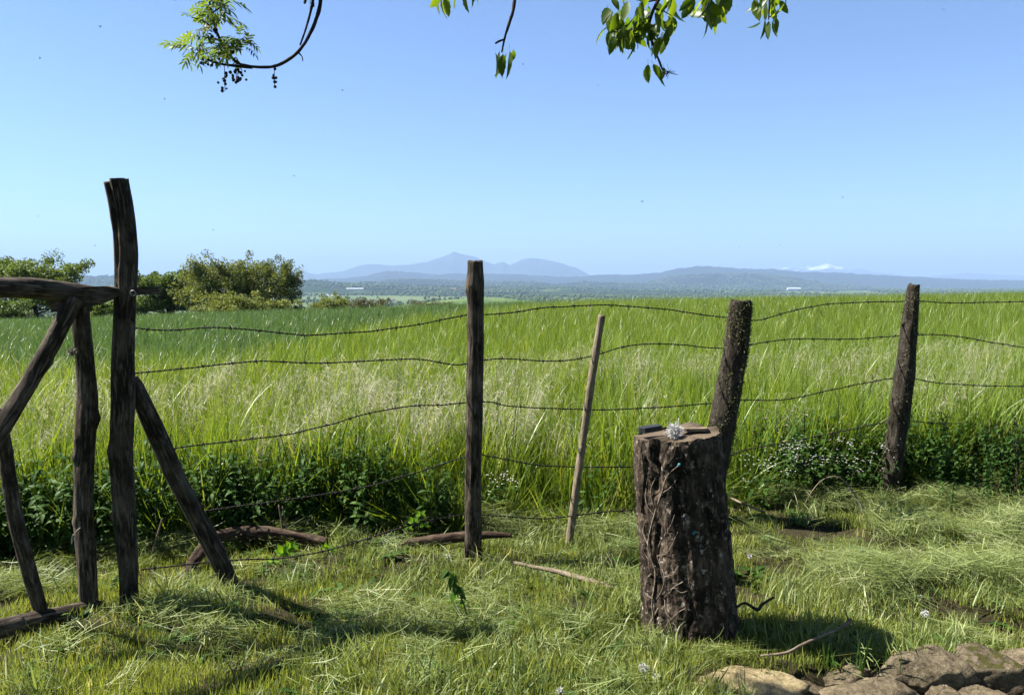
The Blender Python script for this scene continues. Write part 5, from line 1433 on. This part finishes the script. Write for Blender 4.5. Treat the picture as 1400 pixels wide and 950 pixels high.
tw, P = twig(cherry, [(760, -70), (744, -30), (735, -16)], .005, 6, YC, near(at_y(760, -70, YC), 0))
for a in ((720, -38, 22), (744, -36, 24), (752, -40, 24)): leaf_at(tw, *a, .3)

# ash: drooping end of a limb with feathery young leaves and dark seed clusters
def ash_leaf_mesh(seed):
    r = np.random.default_rng(seed); V, f, n = [], [], 0
    def add(v, q):
        nonlocal n
        V.append(np.array(v)); f.extend([tuple(int(i) + n for i in e) for e in q]); n += len(v)
    arch = r.uniform(.2, .7)
    def rac(t): return np.array([t, 0, .25 * t - arch * t * t])
    for k in range(6):
        a, b = rac(k / 6), rac((k + 1) / 6); w = np.array([0, .008, 0]); add([a - w, a + w, b + w, b - w], [(0, 1, 2, 3)])
    for k in range(4):
        for s_ in (-1, 1):
            t = .3 + .2 * k
            v, q = leaf_poly(rac(t), np.array([.75, s_ * .8, -.25 + r.normal(0, .2)]), np.array([0, 0, 1.0]), .42 * r.uniform(.8, 1.1), .055, .3, .3, 4); add(v, q)
    v, q = leaf_poly(rac(1), np.array([1, 0, -.5]), np.array([0, 0, 1.0]), .42, .055, .3, .3, 4); add(v, q)
    v = np.concatenate(V)
    return new_mesh('leaf', v, f, M['ash'], True, {'tint': ('FLOAT', np.full(len(v), r.uniform()))})
AL = [ash_leaf_mesh(k) for k in range(6)]
YA = 3.2
at0 = Vector((-4.8, .9, 0))
ash = thing('ash_tree', at0, 'ash tree with a drooping limb and dark seed clusters above the gate', 'tree')
limb_obj('trunk', [at0 - Vector((0, 0, .2)), at0 + Vector((.05, .05, 1.5)), at0 + Vector((.1, .1, 3.2)), at0 + Vector((.0, .0, 5.2))], [.24, .19, .15, .05], M['trunk'], ash, seed=90, seg=20, step=.05)
la = [at0 + Vector((.1, .1, 3.0)), Vector((-3.7, 2.2, 4.0)), Vector((-2.2, 3.0, 4.1)), Vector((-1.2, YA, 3.75)), Vector((-.80, YA, 3.3)), at_y(441, -70, YA)]
limb_obj('bough', la, [.09, .065, .045, .028, .018, .012], M['twig'], ash, seed=91, seg=12, step=.03)
la2 = [at0 + Vector((.1, .1, 3.6)), Vector((-4.2, -.4, 4.8)), Vector((-3.6, -1.6, 5.3))]
limb_obj('bough', la2, [.07, .05, .02], M['twig'], ash, seed=92, seg=10, step=.05)
crown_leaves(ash, shade_canopy(-8, .6, -6, .0, 2.2, 6.5, 70, 4), 24000, .36, .13, M['ash'], 6)  # ash crown likewise widened out of view to darken camera-facing sides
tw, P = twig(ash, [(439, -10), (436, 15), (427, 40), (415, 62), (400, 78), (378, 90), (350, 92), (325, 86), (308, 68), (297, 45), (290, 20), (285, -6), (284, -25)], .0085, 7, YA, la[-1])
def sub(rows, r0, sd):
    Pq = [at_y(px, py, YA) for px, py in rows]
    return limb_obj('twiglet', Pq, list(np.linspace(r0, r0 * .5, len(Pq))), M['twig'], tw, seed=sd, seg=7, step=.015, rough=.25)
sub([(430, -12), (425, 15), (418, 40), (410, 62)], .006, 41)
sub([(345, 93), (318, 90), (295, 86), (278, 78), (268, 66)], .006, 42)
sub([(297, 45), (280, 30), (262, 24)], .0035, 43); sub([(308, 68), (322, 60), (333, 52)], .0035, 44); sub([(290, 18), (305, 8), (314, 2)], .003, 45)
sub([(408, 72), (413, 78), (414, 84)], .003, 46); sub([(300, 55), (285, 52), (276, 50)], .003, 47)
def ash_leaf(px, py, Lpx, seed_up):
    o = leaf_at(tw, px, py, Lpx, .5, YA, LR.choice(AL), 0)
    o.rotation_euler = (LR.gauss(0, .6), LR.gauss(.1, .45), LR.uniform(0, 6.28))
for k in range(15): w = LR.random(); ash_leaf(300 + 12 * w - 20 * (1 - w) + LR.gauss(0, 5), 75 * w + LR.gauss(0, 4), LR.uniform(24, 34), 0)
for (px, py, n) in ((265, 66, 8), (260, 24, 4), (330, 54, 6), (312, 3, 4), (290, 2, 5), (283, -8, 4), (300, 58, 6), (276, 50, 6), (318, 74, 6), (300, 22, 6), (255, 70, 5), (335, 64, 4), (285, 34, 6)):
    for k in range(n): ash_leaf(px + LR.gauss(0, 3), py + LR.gauss(0, 3), LR.uniform(22, 32), 0)
def berries(px, py, n, sx, sy, seed):
    r = np.random.default_rng(seed); mb = MB(); c = at_y(px, py, YA)
    k = px_m(YA)
    D, f = ico_dirs(7, 5)
    mb_f = [tuple(q) for q in f]
    for i in range(n):
        w = i / max(1, n - 1)
        p = np.array(c) + np.array([r.normal(0, sx) * k, r.normal(0, .012), -w * sy * k + r.normal(0, 1.2) * k])
        mb.add(D * r.uniform(1.5, 2.6) * k + p, mb_f)
    v, f2, b = limb([c + Vector((0, 0, 10 * k)), c, c + Vector((0, 0, -sy * k))], [.0014] * 3, seg=5, step=.01); mb.add(v, f2, b)
    link('seed_cluster', mb.mesh('seed_cluster', M['insect']), tw)
berries(307, 100, 11, 2.2, 24, 1); berries(325, 95, 16, 4.5, 14, 2); berries(375, 98, 8, 2.0, 18, 3); berries(323, 100, 8, 3, 14, 4)
berries(285, 82, 10, 7, 6, 5); berries(302, 68, 12, 6, 10, 6); berries(296, 40, 6, 4, 10, 7); berries(424, 2, 5, 3, 4, 8); berries(312, 72, 10, 6, 8, 9)

# ------------------------------------------------------------------ flying insects
def insect_mesh():
    D, f = ico_dirs(8, 6)
    V = [D * np.array([.0055, .002, .002])]; F_ = [tuple(q) for q in f]; n = len(D)
    V.append(D * np.array([.0022, .002, .002]) + np.array([.0065, 0, .0004])); F_ += [tuple(q + n) for q in f]; n += len(D)
    for s_ in (-1, 1):
        v, q = leaf_poly(np.array([.001, 0, .002]), np.array([-.35, s_, .5]), np.array([0, 0, 1.0]), .010, .0026, .1, .1, 3)
        V.append(v); F_ += [tuple(e + n) for e in q]; n += len(v)
    return new_mesh('insect', np.concatenate(V), F_, M['insect'], False)
IM = insect_mesh()
for k, (px, py, Y) in enumerate([(55, 80, 4.5), (137, 37, 4), (225, 136, 6), (402, 241, 6), (292, 314, 5.5), (878, 276, 3.6), (468, 124, 6), (1152, 270, 6), (1067, 335, 7), (52, 296, 6), (130, 336, 6.5), (715, 88, 6), (818, 117, 6), (383, 190, 8), (1010, 338, 8), (1290, 14, 6)]):
    o = bpy.data.objects.new('flying_insect', IM); COL.objects.link(o)
    o.location = at_y(px, py, Y); o.rotation_euler = (LR.uniform(-.5, .5), LR.uniform(-.6, .6), LR.uniform(0, 6.28))
    tag(o, 'tiny dark insect flying against the clear sky', 'insect', 'insects in the air')

# ------------------------------------------------------------------ dark leafy bush added for the shade at the meadow edge
c = on_ground(1392, 694)
rb = np.random.default_rng(91)
t = thing('shade_bush', c, 'dark leafy bush added for the shade in the meadow edge right of the dark rough post', 'bush')
v, f, tt = join3([(*shoot(rb, rb.uniform(.3, .66), 30, .032, .010), np.array(c) + np.array([rb.normal(0, .24), rb.normal(0, .12), 0])) for _ in range(60)])
o = link('foliage', new_mesh('foliage', v, f, M['weed'], True, {'tint': ('FLOAT', tt * .5)}), t); o['kind'] = 'stuff'
for k in range(7):
    e = c + Vector((rb.normal(0, .3), rb.normal(0, .1), rb.uniform(.4, .7))); q = c + Vector((rb.normal(0, .15), rb.normal(0, .06), 0))
    limb_obj('stem', [q, q.lerp(e, .6) + Vector((0, 0, .1)), e], [.004, .003, .002], M['twig'], t, seed=k, seg=6, step=.03)
